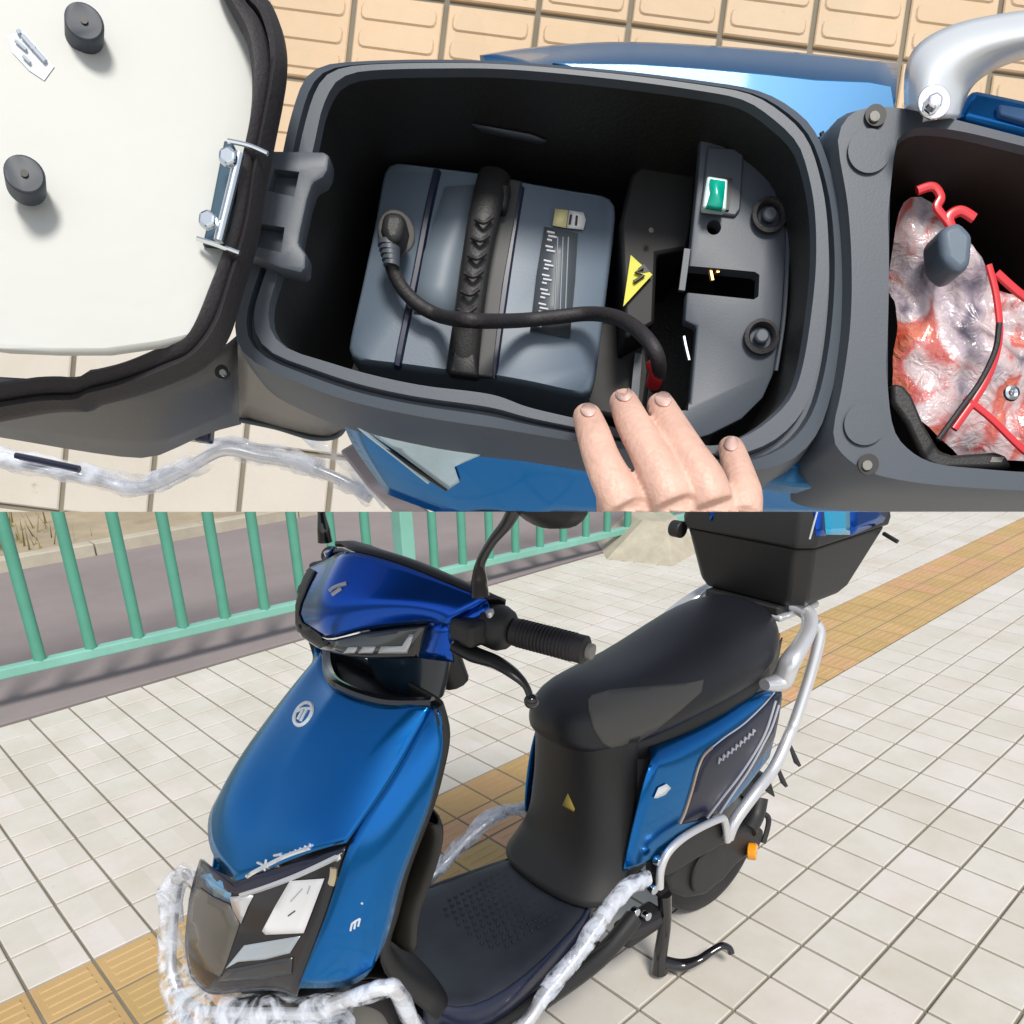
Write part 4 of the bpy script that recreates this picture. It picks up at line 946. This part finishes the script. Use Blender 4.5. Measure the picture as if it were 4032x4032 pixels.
ga = [[U('P', a, b, RH-.04) for a, b in [(448, 650), (480, 690), (545, 712), (600, 735), (655, 757)]],
      [U('P', a, b, RH-.10) for a, b in [(450, 705), (500, 735), (560, 765), (610, 785), (660, 800)]],
      [U('P', a, b, RH-.18) for a, b in [(452, 790), (500, 800), (560, 815), (610, 828), (650, 812)]]]
ub(MB().grid(ga), 'front_corner_cover', GREYS, OS, solid=.003, sub=1)
ub(MB().tube([U('P', 452, 792, RH-.175), U('P', 520, 806, RH-.18), U('P', 590, 826, RH-.18), U('P', 636, 822, RH-.18), U('P', 655, 795, RH-.16)], D(5, .6), 8), 'cover_bead', GREYP, OS)
# blue body, near side
ba = [[U('P', a, b, RH-.05) for a, b in [(648, 757), (800, 788), (966, 815), (1150, 845), (1300, 868), (1416, 889), (1500, 868), (1570, 850), (1660, 905), (1800, 918), (1960, 925), (2080, 930)]],
      [U('P', a, b, RH-.075) for a, b in [(650, 790), (800, 812), (966, 838), (1150, 868), (1300, 890), (1416, 905), (1500, 905), (1580, 905), (1660, 918), (1800, 930), (1960, 940), (2080, 945)]],
      [U('P', a, b, RH-.11) for a, b in [(665, 830), (780, 880), (940, 905), (1150, 925), (1300, 935), (1416, 940), (1500, 945), (1580, 950), (1660, 955), (1800, 960), (1960, 966), (2080, 970)]],
      [U('P', a, b, RH-.17) for a, b in [(735, 925), (800, 950), (940, 1000), (1150, 1010), (1300, 1010), (1416, 1010), (1500, 1010), (1580, 1010), (1660, 1010), (1800, 1010), (1960, 1010), (2080, 1010)]]]
NB = ub(MB().grid(ba), 'side_panel', BLUE, OS, solid=.003, sub=2)
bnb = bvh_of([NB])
for o in (decal(bnb, NB, 'painted_reflection', REFLECTION, 'd', [(825, 1180), (1000, 1165), (1400, 1270), (1850, 1400), (1850, 1470), (1650, 1560), (1690, 1680), (1600, 1740), (1200, 1440)], cuts=2, lift=.001),  # stands for a reflection, painted pale onto the blue panel
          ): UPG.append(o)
for pts, m_, r_ in (([(830, 1185), (1100, 1400), (1350, 1580), (1590, 1740)], PRINTD, .0010), ([(830, 1165), (960, 1290), (1200, 1480), (1450, 1680)], REFLECTION, .0012), ([(800, 1060), (1200, 1150), (1600, 1240), (1932, 1310)], REFLECTION, .0016)):
    o = trim(bnb, NB, 'reflection_edge', m_, 'd', pts, r_, lift=.0015)  # pale and dark lines bordering the painted reflection
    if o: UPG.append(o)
# grey-violet inner strip and wrapped footrail
ub(MB().prism(UP([(640, 850), (690, 820), (725, 900), (790, 945), (830, 985), (760, 985), (690, 915)], .52), V(0, 0, -.02)), 'trim_strip', mat('silver lilac strip', (.42, .38, .42), .35, .3), OS, bevel=.002)
def wraptube(pts, h, r, name='plastic_wrap', m_=WRAP, fl=1.6):
    P_, _ = spline([U('P', a, b, h) for a, b in pts], [1]*len(pts), 8)
    return ub(crinkle(MB().tube(P_, r, 20, cap=False, flat=fl), r*.4, 55), name, m_, OS)
rp = [(-100, 835), (0, 868), (90, 885), (180, 905), (265, 920), (350, 885), (420, 850), (490, 862), (560, 875), (640, 905), (700, 940)]
ub(MB().tube([U('P', a, b, .40) for a, b in rp], .0042, 12), 'foot_rail', SILVER, OS)
wraptube(rp, .405, .0062); wraptube([(a+4, b-12) for a, b in rp], .40, .005)
wraptube([(580, 815), (640, 860), (700, 915), (735, 950)], .42, .006)
ub(MB().tube([U('P', 30, 860, .42), U('P', 75, 869, .42), U('P', 150, 885, .42)], .0025, 8), 'rail_slot', NAVY, OS)
# blue body, far side
bb = [[U('P', a, b, RH-.135) for a, b in [(905, 104), (1000, 88), (1150, 76), (1300, 82), (1500, 97), (1694, 119)]],
      [U('P', a, b, RH-.115) for a, b in [(940, 108), (1020, 98), (1160, 88), (1300, 94), (1505, 110), (1695, 130)]],
      [U('P', a, b, RH-.08) for a, b in [(980, 114), (1060, 110), (1200, 108), (1320, 116), (1520, 136), (1692, 154)]],
      [U('P', a, b, RH-.06) for a, b in [(990, 126), (1060, 130), (1200, 134), (1320, 150), (1520, 176), (1690, 190)]]]
FB = ub(MB().grid(bb), 'side_panel', BLUE, OS, solid=.003, sub=2)
ub(MB().prism(UP([(1040, 116), (1200, 118), (1320, 126), (1450, 138), (1540, 148), (1640, 152), (1684, 160), (1694, 228), (1640, 240), (1570, 262), (1530, 262), (1480, 215), (1400, 175), (1300, 160), (1166, 142), (1080, 130)], RH-.045), V(0, 0, -.02)), 'tail_shelf', mat('light blue panel', (.012, .13, .30), .4, .3, coat=.2), OS, bevel=.001)
ub(MB().prism(UP([(1420, 880), (1500, 860), (1545, 838), (1560, 860), (1600, 890), (1660, 905), (1660, 925), (1500, 918), (1420, 905)], RH-.05), V(0, 0, -.02)), 'tail_shelf', bpy.data.materials['light blue panel'], OS, bevel=.002)
# rear compartment
ro_ = [(1572, 260), (1582, 218), (1612, 194), (1660, 194), (1740, 208), (1850, 236), (2000, 275), (2100, 300), (2140, 360), (2140, 860), (2100, 925), (2000, 930), (1850, 925), (1700, 912), (1620, 895), (1572, 860), (1563, 820), (1580, 740), (1597, 620), (1600, 500), (1592, 380)]
ri_ = [(1690, 310), (1698, 268), (1730, 245), (1800, 248), (1900, 270), (2000, 298), (2050, 330), (2070, 400), (2070, 820), (2040, 878), (1960, 887), (1850, 880), (1760, 868), (1710, 835), (1688, 790), (1684, 700), (1686, 500)]
RO, c3 = ring_of(UP(ro_, RH+.01), 120); RI, _ = ring_of(UP(ri_, RH+.01), 120, c3)
ub(MB().grid([setz(mixr(RO, RI, -.12), RH-.1), setz(mixr(RO, RI, -.05), RH-.03), setz(RO, RH-.002), setz(mixr(RO, RI, .08), RH+.01), setz(mixr(RO, RI, .9), RH+.01), setz(mixr(RO, RI, .95), RH+.004), setz(RI, RH+.002)], wrap=True), 'rear_deck', GREYP, OS, angle=60)
Ic = c3
wl = MB().grid([setz(RI, RH+.002), shrink(RI, .97, RH-.06), shrink(RI, .94, RH-.2), shrink(RI, .9, RH-.22)], wrap=True); n_ = len(wl.v); wl.f.append(tuple(range(n_-120, n_)))
ub(wl, 'rear_bin_liner', mat('brownish black plastic', (.02, .014, .012), .5), OS, angle=60)
for a, b in ((1652, 218), (1638, 876)):
    ub(MB().disc(U('P', a, b, RH+.012), (0, 0, 1), D(19, RH), .001, 24), 'screw_well', PRINTD, OS); ub(MB().disc(U('P', a-2, b+2, RH+.014), (0, 0, 1), D(9, RH), .001, 10), 'screw', GREYS, OS, smooth=False)
for cxy in ((1640, 285), (1632, 800)):
    ub(MB().disc(U('P', *cxy, RH+.012), (0, 0, 1), D(38, RH), .0006, 40), 'moulded_boss', GREYP, OS)
ub(MB().tube(UP([(1550, 250), (1583, 350), (1598, 450), (1601, 550), (1594, 650), (1577, 750), (1556, 820)], RH-.04), D(5, RH), 8), 'gap_seal', PRINTD, OS)
# grab handle and tail
ha = [[U('P', a, b, RH+.01) for a, b in [(1706, 205), (1704, 150), (1712, 105), (1740, 72), (1800, 42), (1880, 26), (1960, 15), (2080, 5)]],
      [U('P', a, b, RH+.05) for a, b in [(1745, 212), (1745, 165), (1752, 130), (1780, 100), (1830, 75), (1890, 62), (1960, 52), (2080, 45)]],
      [U('P', a, b, RH+.03) for a, b in [(1790, 222), (1800, 190), (1810, 165), (1828, 142), (1860, 120), (1895, 105), (1960, 90), (2080, 80)]],
      [U('P', a, b, RH+.0) for a, b in [(1812, 222), (1820, 190), (1832, 166), (1850, 148), (1880, 130), (1910, 118), (1960, 105), (2080, 96)]]]
ub(MB().grid(ha), 'grab_handle', mat('white silver enamel', (.72, .76, .8), .3, .25), OS, solid=.006, sub=2)
ub(MB().disc(U('P', 1762, 193, RH+.045), (0, 0, 1), D(28, RH), .0012, 28), 'washer', CHROME, OS, bevel=.0003); ub(MB().disc(U('P', 1762, 193, RH+.05), (0, 0, 1), D(15, RH), .004, 6, r2=D(13, RH)), 'handle_bolt', CHROME, OS, smooth=False, bevel=.0008)
ub(MB().prism(UP([(1812, 222), (1835, 165), (1870, 172), (1932, 185), (2080, 215), (2080, 290), (1932, 255)], RH-.02), V(0, 0, -.03)), 'tail_panel', BLUE, OS, bevel=.003)
ub(MB().prism(UP([(1886, 195), (1932, 203), (2080, 230), (2080, 255), (1932, 228), (1888, 215)], RH-.015), V(0, 0, -.006)), 'tail_inlay', mat('steel blue inlay', (.12, .25, .5), .3, .3), OS, bevel=.001)
# control shelf at the back of the bin
LH = RH-.055
sh = [(1302, 210), (1330, 214), (1385, 228), (1420, 265), (1470, 325), (1482, 390), (1484, 480), (1476, 600), (1462, 700), (1440, 750), (1400, 790), (1340, 820), (1290, 835), (1240, 820), (1290, 762), (1302, 760), (1315, 615), (1292, 605), (1300, 500), (1310, 400), (1316, 340), (1322, 270)]
SHF = ub(MB().prism(UP(sh, LH), V(0, 0, -.008)), 'control_shelf', GREYP, OS, bevel=.0012)
CUTS = []
ub(MB().tube(UP([(1302, 209), (1335, 215), (1385, 226), (1420, 262), (1470, 322), (1484, 390), (1486, 480), (1479, 600), (1464, 700)], LH+.002), .0011, 6), 'shelf_lip', GREYP, OS)
ub(MB().prism(UP([(1284, 232), (1302, 232), (1322, 272), (1316, 345), (1308, 420), (1298, 470), (1240, 480), (1235, 610), (1180, 640), (1170, 420), (1190, 330)], LH-.05), V(0, 0, -.08)), 'shelf_front', mat('deep black plastic', (.008, .008, .009), .6), OS, bevel=.002)
dk = PRINTD
for a, b, r_ in ((1360, 258, 12), (1347, 429, 13)): CUTS.append(MB().disc(U('P', a, b, LH), (0, 0, 1), D(r_, .7), .04, 20))
ub(MB().prism(UP([(1335, 275), (1395, 280), (1404, 292), (1398, 395), (1388, 408), (1322, 400), (1328, 345)], LH+.003), V(0, 0, -.003)), 'switch_plate', GREYP, OS, bevel=.001)
ub(MB().prism(UP([(1338, 332), (1382, 336), (1376, 396), (1328, 392)], LH+.005), V(0, 0, -.004)), 'switch_recess', dk, OS)
sw = ub(MB().prism(UP([(1335, 331), (1374, 337), (1371, 396), (1326, 391), (1330, 362)], LH+.014), V(0, 0, -.006)), 'rocker_switch', mat('clear switch cover', (.6, .78, .8), .15, coat=1), OS, bevel=.001)
ub(MB().grid([UP([(1341, 337), (1369, 342)], LH+.019), UP([(1340, 364), (1367, 366)], LH+.015), UP([(1334, 385), (1364, 390)], LH+.019)]), 'rocker', GREEN, sw, solid=.003)
for a, b in ((1451, 407), (1436, 636)):
    mb = MB(); c_ = U('P', a, b, LH+.003)
    pr_ = [(.0086, .000), (.0086, .0016), (.0068, .0022), (.0056, .0006), (.0054, -.002)]
    mb.grid([[c_+V(math.cos(t)*r_, math.sin(t)*r_, z) for t in [2*math.pi*k/36 for k in range(36)]] for r_, z in pr_], wrap=True)
    ub(mb, 'socket_ring', RUBBER, OS, angle=50); ub(MB().disc(c_+V(0, 0, .001), (0, 0, 1), .0036, .003, 24), 'socket_core', GREYP, OS, bevel=.001)
CUTS.append(MB().prism(UP([(1280, 478), (1330, 482), (1438, 492), (1447, 498), (1445, 540), (1436, 546), (1280, 530)], LH+.02), V(0, 0, -.04)))
ub(MB().tube(UP([(1338, 498), (1344, 530)], LH-.004), .0012, 6), 'copper_terminal', mat('copper', (.6, .3, .12), .3, .9), OS); ub(MB().tube(UP([(1352, 500), (1354, 516)], LH-.004), .0014, 6), 'copper_terminal', bpy.data.materials['copper'], OS)
ub(MB().box(U('P', 1291, 510, LH+.002), (.003, .02, .002)), 'slot_tab', GREYP, OS)
CUTS.append(MB().prism(UP([(1230, 608), (1315, 615), (1322, 625), (1308, 762), (1210, 760), (1205, 680)], LH+.02), V(0, 0, -.04)))
carve(SHF, CUTS)
ub(MB().tube(UP([(1290, 635), (1294, 655), (1300, 680)], LH+.003), .001, 6), 'terminal_pin', STEEL, OS)
tri = ub(MB().prism(UP([(1190, 481), (1231, 518), (1176, 578)], LH-.045), V(0, 0, -.001)), 'hazard_label', YELLOW, OS, smooth=False)
ub(MB().tube(UP([(1213, 505), (1200, 514), (1214, 520), (1196, 532)], LH-.043), .0010, 6, smooth=False), 'hazard_bolt', dk, tri)
ub(MB().prism(UP([(1215, 498), (1226, 512), (1212, 515), (1204, 506)], LH-.0445), V(0, 0, -.0004)), 'hazard_print', dk, tri, smooth=False)
for a, b in ((1321, 289), (1228, 435)): ub(MB().disc(U('P', a, b, LH-.035), (.2, .1, 1), D(5, .7), .001, 10), 'rivet', mat('bright rivet', (.9, .9, .9), .15, 1), OS)
ub(MB().prism(UP([(1130, 600), (1215, 610), (1230, 700), (1215, 800), (1110, 780), (1100, 750)], BF+.06), V(0, 0, -.03)), 'bin_step', bpy.data.materials['deep black plastic'], OS, bevel=.003)
ub(MB().prism(UP([(1198, 665), (1212, 668), (1205, 750), (1190, 748)], BF+.075), V(0, 0, -.02)), 'bin_rib', GREYP, OS)
# ---- charger in the bin
CT = BF+.11
CG = empty('battery_charger', U_M @ Matrix.Translation(U('P', 910, 520, BF)), 'blue grey battery charger with ribbed black handle lying in the open storage bin', 'charger')
off_ = U('P', 910, 520, BF); WM[CG.name] = U_M @ Matrix.Translation(off_)
def cb_(mb, name, m_, par=CG, **k):
    mb.v = [tuple(Vector(v)-off_) for v in mb.v]; o = mb.build(name, m_, par, **k); WM[o.name] = WM[CG.name]; UPG.append(o); return o
co = [(735, 306), (755, 303), (830, 312), (905, 322), (985, 338), (1080, 355), (1140, 365), (1160, 380), (1163, 410), (1150, 520), (1135, 640), (1122, 725), (1108, 744), (1080, 742), (1000, 725), (925, 712), (850, 704), (760, 692), (680, 682), (660, 670), (657, 645), (680, 540), (705, 420), (722, 325)]
OU, c4 = ring_of(UP(co, CT), 120)
def cs_(k, h): return [Vector((c4.x+(p.x-c4.x)*k, c4.y+(p.y-c4.y)*k, h*US)) for p in OU]
mb = MB().grid([cs_(.985, BF+.005), cs_(1.0, BF+.02), cs_(1.0, CT-.012), cs_(.99, CT-.003), cs_(.965, CT)], wrap=True); n_ = len(mb.v); mb.f.append(tuple(range(n_-120, n_)))
CASEO = cb_(mb, 'case', CASE, angle=50)
bca = bvh_of([CASEO])
def ctrim(pts, m_, r_, name, lift=.0003):
    o = trim(bca, CASEO, name, m_, 'P', pts, r_, lift=lift)
    if o: UPG.append(o)
ctrim([(828, 312), (808, 400), (785, 520), (760, 640), (750, 692)], NAVY, .0022, 'case_seam'); ctrim([(985, 338), (965, 460), (945, 600), (930, 712)], NAVY, .0022, 'case_seam')
UPG.append(decal(bca, CASEO, 'pale_panel', CASE2, 'P', [(840, 355), (905, 350), (880, 480), (855, 600), (780, 590), (800, 480)], cuts=1, lift=.0008))
pl_ = decal(bca, CASEO, 'rating_plate', mat('grey rating plate', (.07, .085, .1), .4), 'P', [(1027, 430), (1090, 442), (1085, 530), (1075, 640), (1000, 625), (1012, 520)], cuts=1, lift=.0008); UPG.append(pl_)
for k in range(7):
    y = 440+k*27; x = 1030-k*3.2
    for q in (((x+2, y), (x+16, y+3)), ((x+4, y+8), (x+20, y+11)), ((x+2, y+15), (x+11, y+17))):
        if random.random() < .85: ctrim(q, PRINT, .0007, 'plate_print', .0016)
for k in range(3): ctrim([(1052+k*10, 450), (1046+k*10, 600)], CASE2, .0005, 'plate_line', .0015)
yl = decal(bca, CASEO, 'approval_label', mat('pale yellow label', (.75, .68, .35), .4), 'P', [(1047, 397), (1072, 400), (1068, 433), (1042, 428)], cuts=1, lift=.0012); UPG.append(yl)
UPG.append(decal(bca, CASEO, 'approval_label', mat('white label', (.75, .75, .76), .4), 'P', [(1073, 400), (1100, 404), (1105, 418), (1100, 436), (1069, 433)], cuts=1, lift=.0012))
ctrim([(1077, 409), (1074, 427)], PRINTD, .0006, 'label_print', .002); ctrim([(1088, 411), (1086, 429)], PRINTD, .0006, 'label_print', .002)
# channel and handle
chn = [(905, 325), (985, 340), (972, 420), (950, 540), (930, 712), (850, 704), (855, 600), (868, 500), (885, 400)]
cb_(MB().prism(UP(chn, CT+.004), V(0, 0, -.004)), 'handle_channel', mat('dark channel plastic', (.04, .043, .045), .5), smooth=True, bevel=.001)
hpz = [(933, 330, .006), (925, 360, .014), (915, 400, .02), (905, 450, .022), (896, 510, .022), (888, 570, .021), (880, 630, .016), (874, 680, .01), (872, 705, .002)]
cb_(MB().tube([U('P', a, b, CT+h_) for a, b, h_ in hpz], [.0085, .0085, .008, .0078, .0075, .0075, .008, .0085, .009], 16, flat=.55), 'handle', BLACK)
for k in range(6):
    a, b = 913-k*6.5, 412+k*34; P3 = [U('P', a-16, b+2, CT+.031), U('P', a, b+8, CT+.035), U('P', a+16, b-2, CT+.031)]
    cb_(MB().tube(P3, .0012, 6), 'handle_rib', RUBBER)
cb_(MB().prism([*UP([(912, 335), (965, 345), (955, 395), (905, 385)], CT+.018)], V(0, 0, -.01)), 'handle_mount', BLACK, bevel=.002)
cb_(MB().prism([*UP([(858, 625), (892, 630), (905, 712), (845, 704)], CT+.018)], V(0, 0, -.01)), 'handle_mount', BLACK, bevel=.002)
# socket and plug with its lead
cb_(MB().tube([U('P', 748, 440, CT), U('P', 748, 440, CT+.008)], [D(34, CT), D(32, CT)], 32, smooth=False, flat=1.15), 'socket_collar', GREYS, bevel=.001)
LD = empty('charging_lead', U_M @ Matrix.Translation(U('P', 740, 440, CT)), 'thick black charging lead plugged into the charger and looping across the bin', 'cable')
lo = U('P', 740, 440, CT); WM[LD.name] = U_M @ Matrix.Translation(lo)
def lb_(mb, name, m_, **k):
    mb.v = [tuple(Vector(v)-lo) for v in mb.v]; o = mb.build(name, m_, LD, **k); WM[o.name] = WM[LD.name]; UPG.append(o); return o
lb_(MB().prism(UP([(722, 395), (762, 398), (766, 420), (758, 455), (728, 462), (716, 430)], CT+.042), V(0, 0, -.018)), 'plug', BLACK, bevel=.004, seg=3)
lead = [(734, 455, .03), (735, 480, .03), (742, 510, .026), (760, 545, .022), (790, 575, .02), (830, 596, .022), (880, 604, .07), (930, 606, .05), (990, 604, .02), (1050, 598, .018), (1110, 592, .022), (1160, 598, .05), (1200, 620, .08), (1232, 655, .10), (1243, 690, .09), (1238, 730, .05)]
lb_(MB().tube([U('P', a, b, CT+h_) for a, b, h_ in lead], .0036, 14), 'lead', RUBBER)
for k in range(5):
    p = U('P', 734+k*1.2, 462+k*9, CT+.031); lb_(MB().tube([p-V(0, .0012, 0), p+V(0, .0012, 0)], (.0058-k*.0004), 14, smooth=False), 'strain_relief_ring', GREYP)
lb_(MB().tube([U('P', 1232, 678, CT+.085), U('P', 1240, 700, CT+.08), U('P', 1234, 722, CT+.06)], .0042, 12), 'red_sleeve', REDM)
# ---- things in the rear compartment
def crumple(name, pts, h, m_, seed, label, cat, amp=.02, group=None, n=26):
    rnd = random.Random(seed); g = UP(pts, h); c_ = sum(g, Vector())/len(g)
    rr, c_ = ring_of(g, 40, c_); rows = []
    for k in range(9):
        t = k/8; row = []
        for j, p in enumerate(rr):
            q = lerp(c_, p, t) if k else c_+(p-c_)*.001
            from mathutils import noise
            nz = noise.fractal(Vector((q.x*38+seed, q.y*38, seed*.7)), .8, 2.1, 5)
            row.append(q+V(0, 0, amp*(nz+.3+.5*abs(mnoise.noise(q*90)))-.008*t**8))
        rows.append(row)
    o = MB().grid(rows, wrap=True).build(name, m_, None, sub=1); o.matrix_world = U_M; WM[o.name] = U_M
    UPG.append(o); tag(o, label, cat, group); return o
crumple('plastic_bag', [(1688, 400), (1715, 365), (1765, 372), (1810, 430), (1850, 500), (1900, 540), (1960, 560), (2060, 620), (2060, 860), (1960, 872), (1840, 860), (1760, 820), (1700, 760), (1690, 600)], RH-.06, WRAPW, 3, 'crumpled milky plastic bag with red print filling the rear compartment', 'bag', .013)
BAG = bpy.data.objects['plastic_bag']
for pts, r_ in (([(1730, 360), (1760, 352), (1775, 372), (1768, 392), (1785, 415), (1800, 440)], .0022), ([(1800, 440), (1790, 412), (1812, 398), (1838, 412)], .0026), ([(1865, 500), (1880, 560), (1885, 640), (1860, 720), (1800, 810)], .0018), ([(1880, 515), (1932, 560), (2000, 600)], .0022), ([(1820, 750), (1870, 790), (1932, 850), (1990, 890)], .0018)):
    mb = MB(); P_ = [U('P', a, b, RH-.015) for a, b in pts]
    o = mb.tube(P_, r_, 8, flat=.6).build('red_handle', mat('red plastic film', (.6, .03, .04), .25), BAG); UPG.append(o)
def uthing(mb, name, m_, label, cat, **k):
    o = mb.build(name, m_, None, **k); o.matrix_world = U_M; WM[o.name] = U_M; UPG.append(o); return tag(o, label, cat)
uthing(MB().prism(UP([(1775, 430), (1810, 412), (1840, 440), (1835, 500), (1810, 518), (1780, 490)], RH-.01), V(0, 0, -.02)), 'adapter_block', CASE, 'small rounded grey block lying on the bag beside the red loop', 'block', bevel=.005, seg=3)
uthing(MB().tube([U('P', a, b, RH-.012) for a, b in [(1885, 610), (1878, 660), (1850, 720), (1810, 775), (1770, 830)]], .0014, 8), 'black_strap', RUBBER, 'thin black strap curving across the plastic bag', 'strap')
BK = uthing(MB().prism(UP([(1684, 722), (1705, 725), (1722, 745), (1745, 800), (1775, 850), (1800, 858), (1880, 852), (1900, 858), (1912, 882), (1770, 885), (1745, 870), (1712, 800), (1684, 760)], RH-.03), V(0, 0, -.02)), 'bracket', BLACK, 'bent black metal bracket lying in the near corner of the rear compartment', 'bracket', bevel=.002)
o = MB().prism(UP([(1872, 862), (1895, 862), (1890, 872), (1868, 872)], RH-.029), V(0, 0, -.001)).build('bracket_slot', GREYS, BK); UPG.append(o)
RG = uthing(MB().tube([U('P', 1908+math.cos(t)*9, 742+math.sin(t)*9, RH-.015) for t in [2*math.pi*k/16 for k in range(16)]], .0016, 8, closed=True), 'metal_ring', STEEL, 'small bright metal ring on the plastic bag at the frame edge', 'ring')
WR = uthing(MB().tube([U('P', a, b, RH-.09) for a, b in [(1700, 312), (1722, 318), (1740, 330), (1765, 335)]], .003, 10), 'wiring_plug', mat('dark wiring sleeve', (.05, .05, .05), .3, .4), 'dark wiring connector at the far corner of the rear compartment', 'connector')
for a, b in ((1716, 312), (1735, 322), (1728, 334)): o = MB().disc(U('P', a, b, RH-.075), (0, 0, 1), .0014, .0015, 10).build('contact', STEEL, WR); UPG.append(o)
#__HAND__
HB = RH+.02
hand = MB()
def fing(pts, widths):
    ps = [U('P', a, b, h_) for a, b, h_ in pts]; rs = [w_/2/ppm(pts[i][2]) for i, w_ in enumerate(widths)]
    P_, Rr = spline(ps, rs, 7)
    t0 = (P_[0]-P_[1]).normalized()
    tip = []; 
    for k in range(5):
        a = k/5*math.pi/2; tip.append((P_[0]+t0*Rr[0]*.85*math.cos(a), Rr[0]*max(.12, math.sin(a))))
    P_ = [t[0] for t in tip]+P_; Rr = [t[1] for t in tip]+Rr
    hand.tube(P_, Rr, 16, smooth=False, flat=.86); return ps
# four fingers (tip to knuckle), measured on the photograph, lying over the near rim
F1 = fing([(1107, 784, HB+.005), (1120, 820, HB+.03), (1135, 865, HB+.042), (1158, 915, HB+.05), (1180, 960, HB+.055)], [54, 64, 70, 80, 84])
F2 = fing([(1176, 757, HB-.005), (1195, 800, HB+.028), (1222, 850, HB+.048), (1250, 905, HB+.058), (1270, 950, HB+.062)], [54, 66, 72, 80, 84])
F3 = fing([(1246, 763, HB-.002), (1268, 805, HB+.03), (1300, 858, HB+.048), (1330, 905, HB+.058), (1345, 950, HB+.06)], [52, 63, 70, 78, 82])
F4 = fing([(1379, 843, HB-.005), (1388, 872, HB+.018), (1398, 905, HB+.035), (1404, 935, HB+.045), (1400, 970, HB+.05)], [48, 56, 62, 70, 76])
def blob(pts, widths, fl):
    ps = [U('P', a, b, h_) for a, b, h_ in pts]; rs = [w_/2/ppm(pts[i][2]) for i, w_ in enumerate(widths)]
    P_, Rr = spline(ps, rs, 5); hand.tube(P_, Rr, 20, smooth=False, flat=fl)
blob([(1178, 915, HB+.045), (1190, 960, HB+.05), (1200, 1040, HB+.05), (1215, 1120, HB+.06)], [66, 84, 100, 100], .75)
blob([(1262, 905, HB+.05), (1270, 960, HB+.055), (1275, 1040, HB+.055), (1280, 1130, HB+.06)], [70, 90, 110, 110], .75)
blob([(1335, 905, HB+.05), (1342, 960, HB+.052), (1345, 1040, HB+.055), (1340, 1130, HB+.06)], [66, 90, 110, 108], .75)
blob([(1404, 945, HB+.042), (1398, 985, HB+.048), (1385, 1060, HB+.05), (1370, 1140, HB+.06)], [66, 82, 96, 90], .75)
blob([(1180, 945, HB+.04), (1260, 935, HB+.048), (1340, 938, HB+.046), (1412, 955, HB+.04)], [50, 60, 60, 50], .8)
# thumb, folded beneath the palm against the side of the bin
blob([(1200, 1060, HB+.02), (1165, 1010, HB-.005), (1150, 965, HB-.02), (1145, 925, HB-.03)], [70, 56, 48, 42], .9)
blob([(1285, 1130, HB+.06), (1300, 1220, HB+.08), (1320, 1320, HB+.1)], [170, 140, 130], .7)
HN = hand.build('person', SKIN, None, smooth=True, recalc=False)
HN.matrix_world = U_M; WM[HN.name] = U_M
m = HN.modifiers.new('rm', 'REMESH'); m.mode = 'VOXEL'; m.voxel_size = .0011; m.use_smooth_shade = True
m = HN.modifiers.new('sm', 'SMOOTH'); m.factor = .6; m.iterations = 5
bake(HN); UPG.append(HN)
for p in HN.data.polygons: p.use_smooth = True
tag(HN, 'hand of a person with fingers spread over the near rim of the bin', 'person')
bh = bvh_of([HN])
for k, (c_, rx, ry, ro_t) in enumerate((((235, 1135), 58, 52, .15), ((515, 1010), 64, 55, .3), ((825, 1050), 64, 56, .35), ((1360, 1400), 54, 56, .2))):
    o = decal(bh, HN, 'fingernail', NAIL, 'g', cE(c_[0], c_[1], rx, ry, ro_t, 16), cuts=1, lift=.0002, thick=.0005); UPG.append(o)
#__END__
done = set()
bpy.context.view_layer.update()
for o in UPG:
    if o is None or o.name in done: continue
    done.add(o.name)
    if o.type == 'MESH':
        if o.data.users > 1: o.data = o.data.copy()
        cut(o)
for o in list(bpy.data.objects):
    if o.type == 'MESH' and o.name in done and len(o.data.polygons) == 0 and not o.children: bpy.data.objects.remove(o)
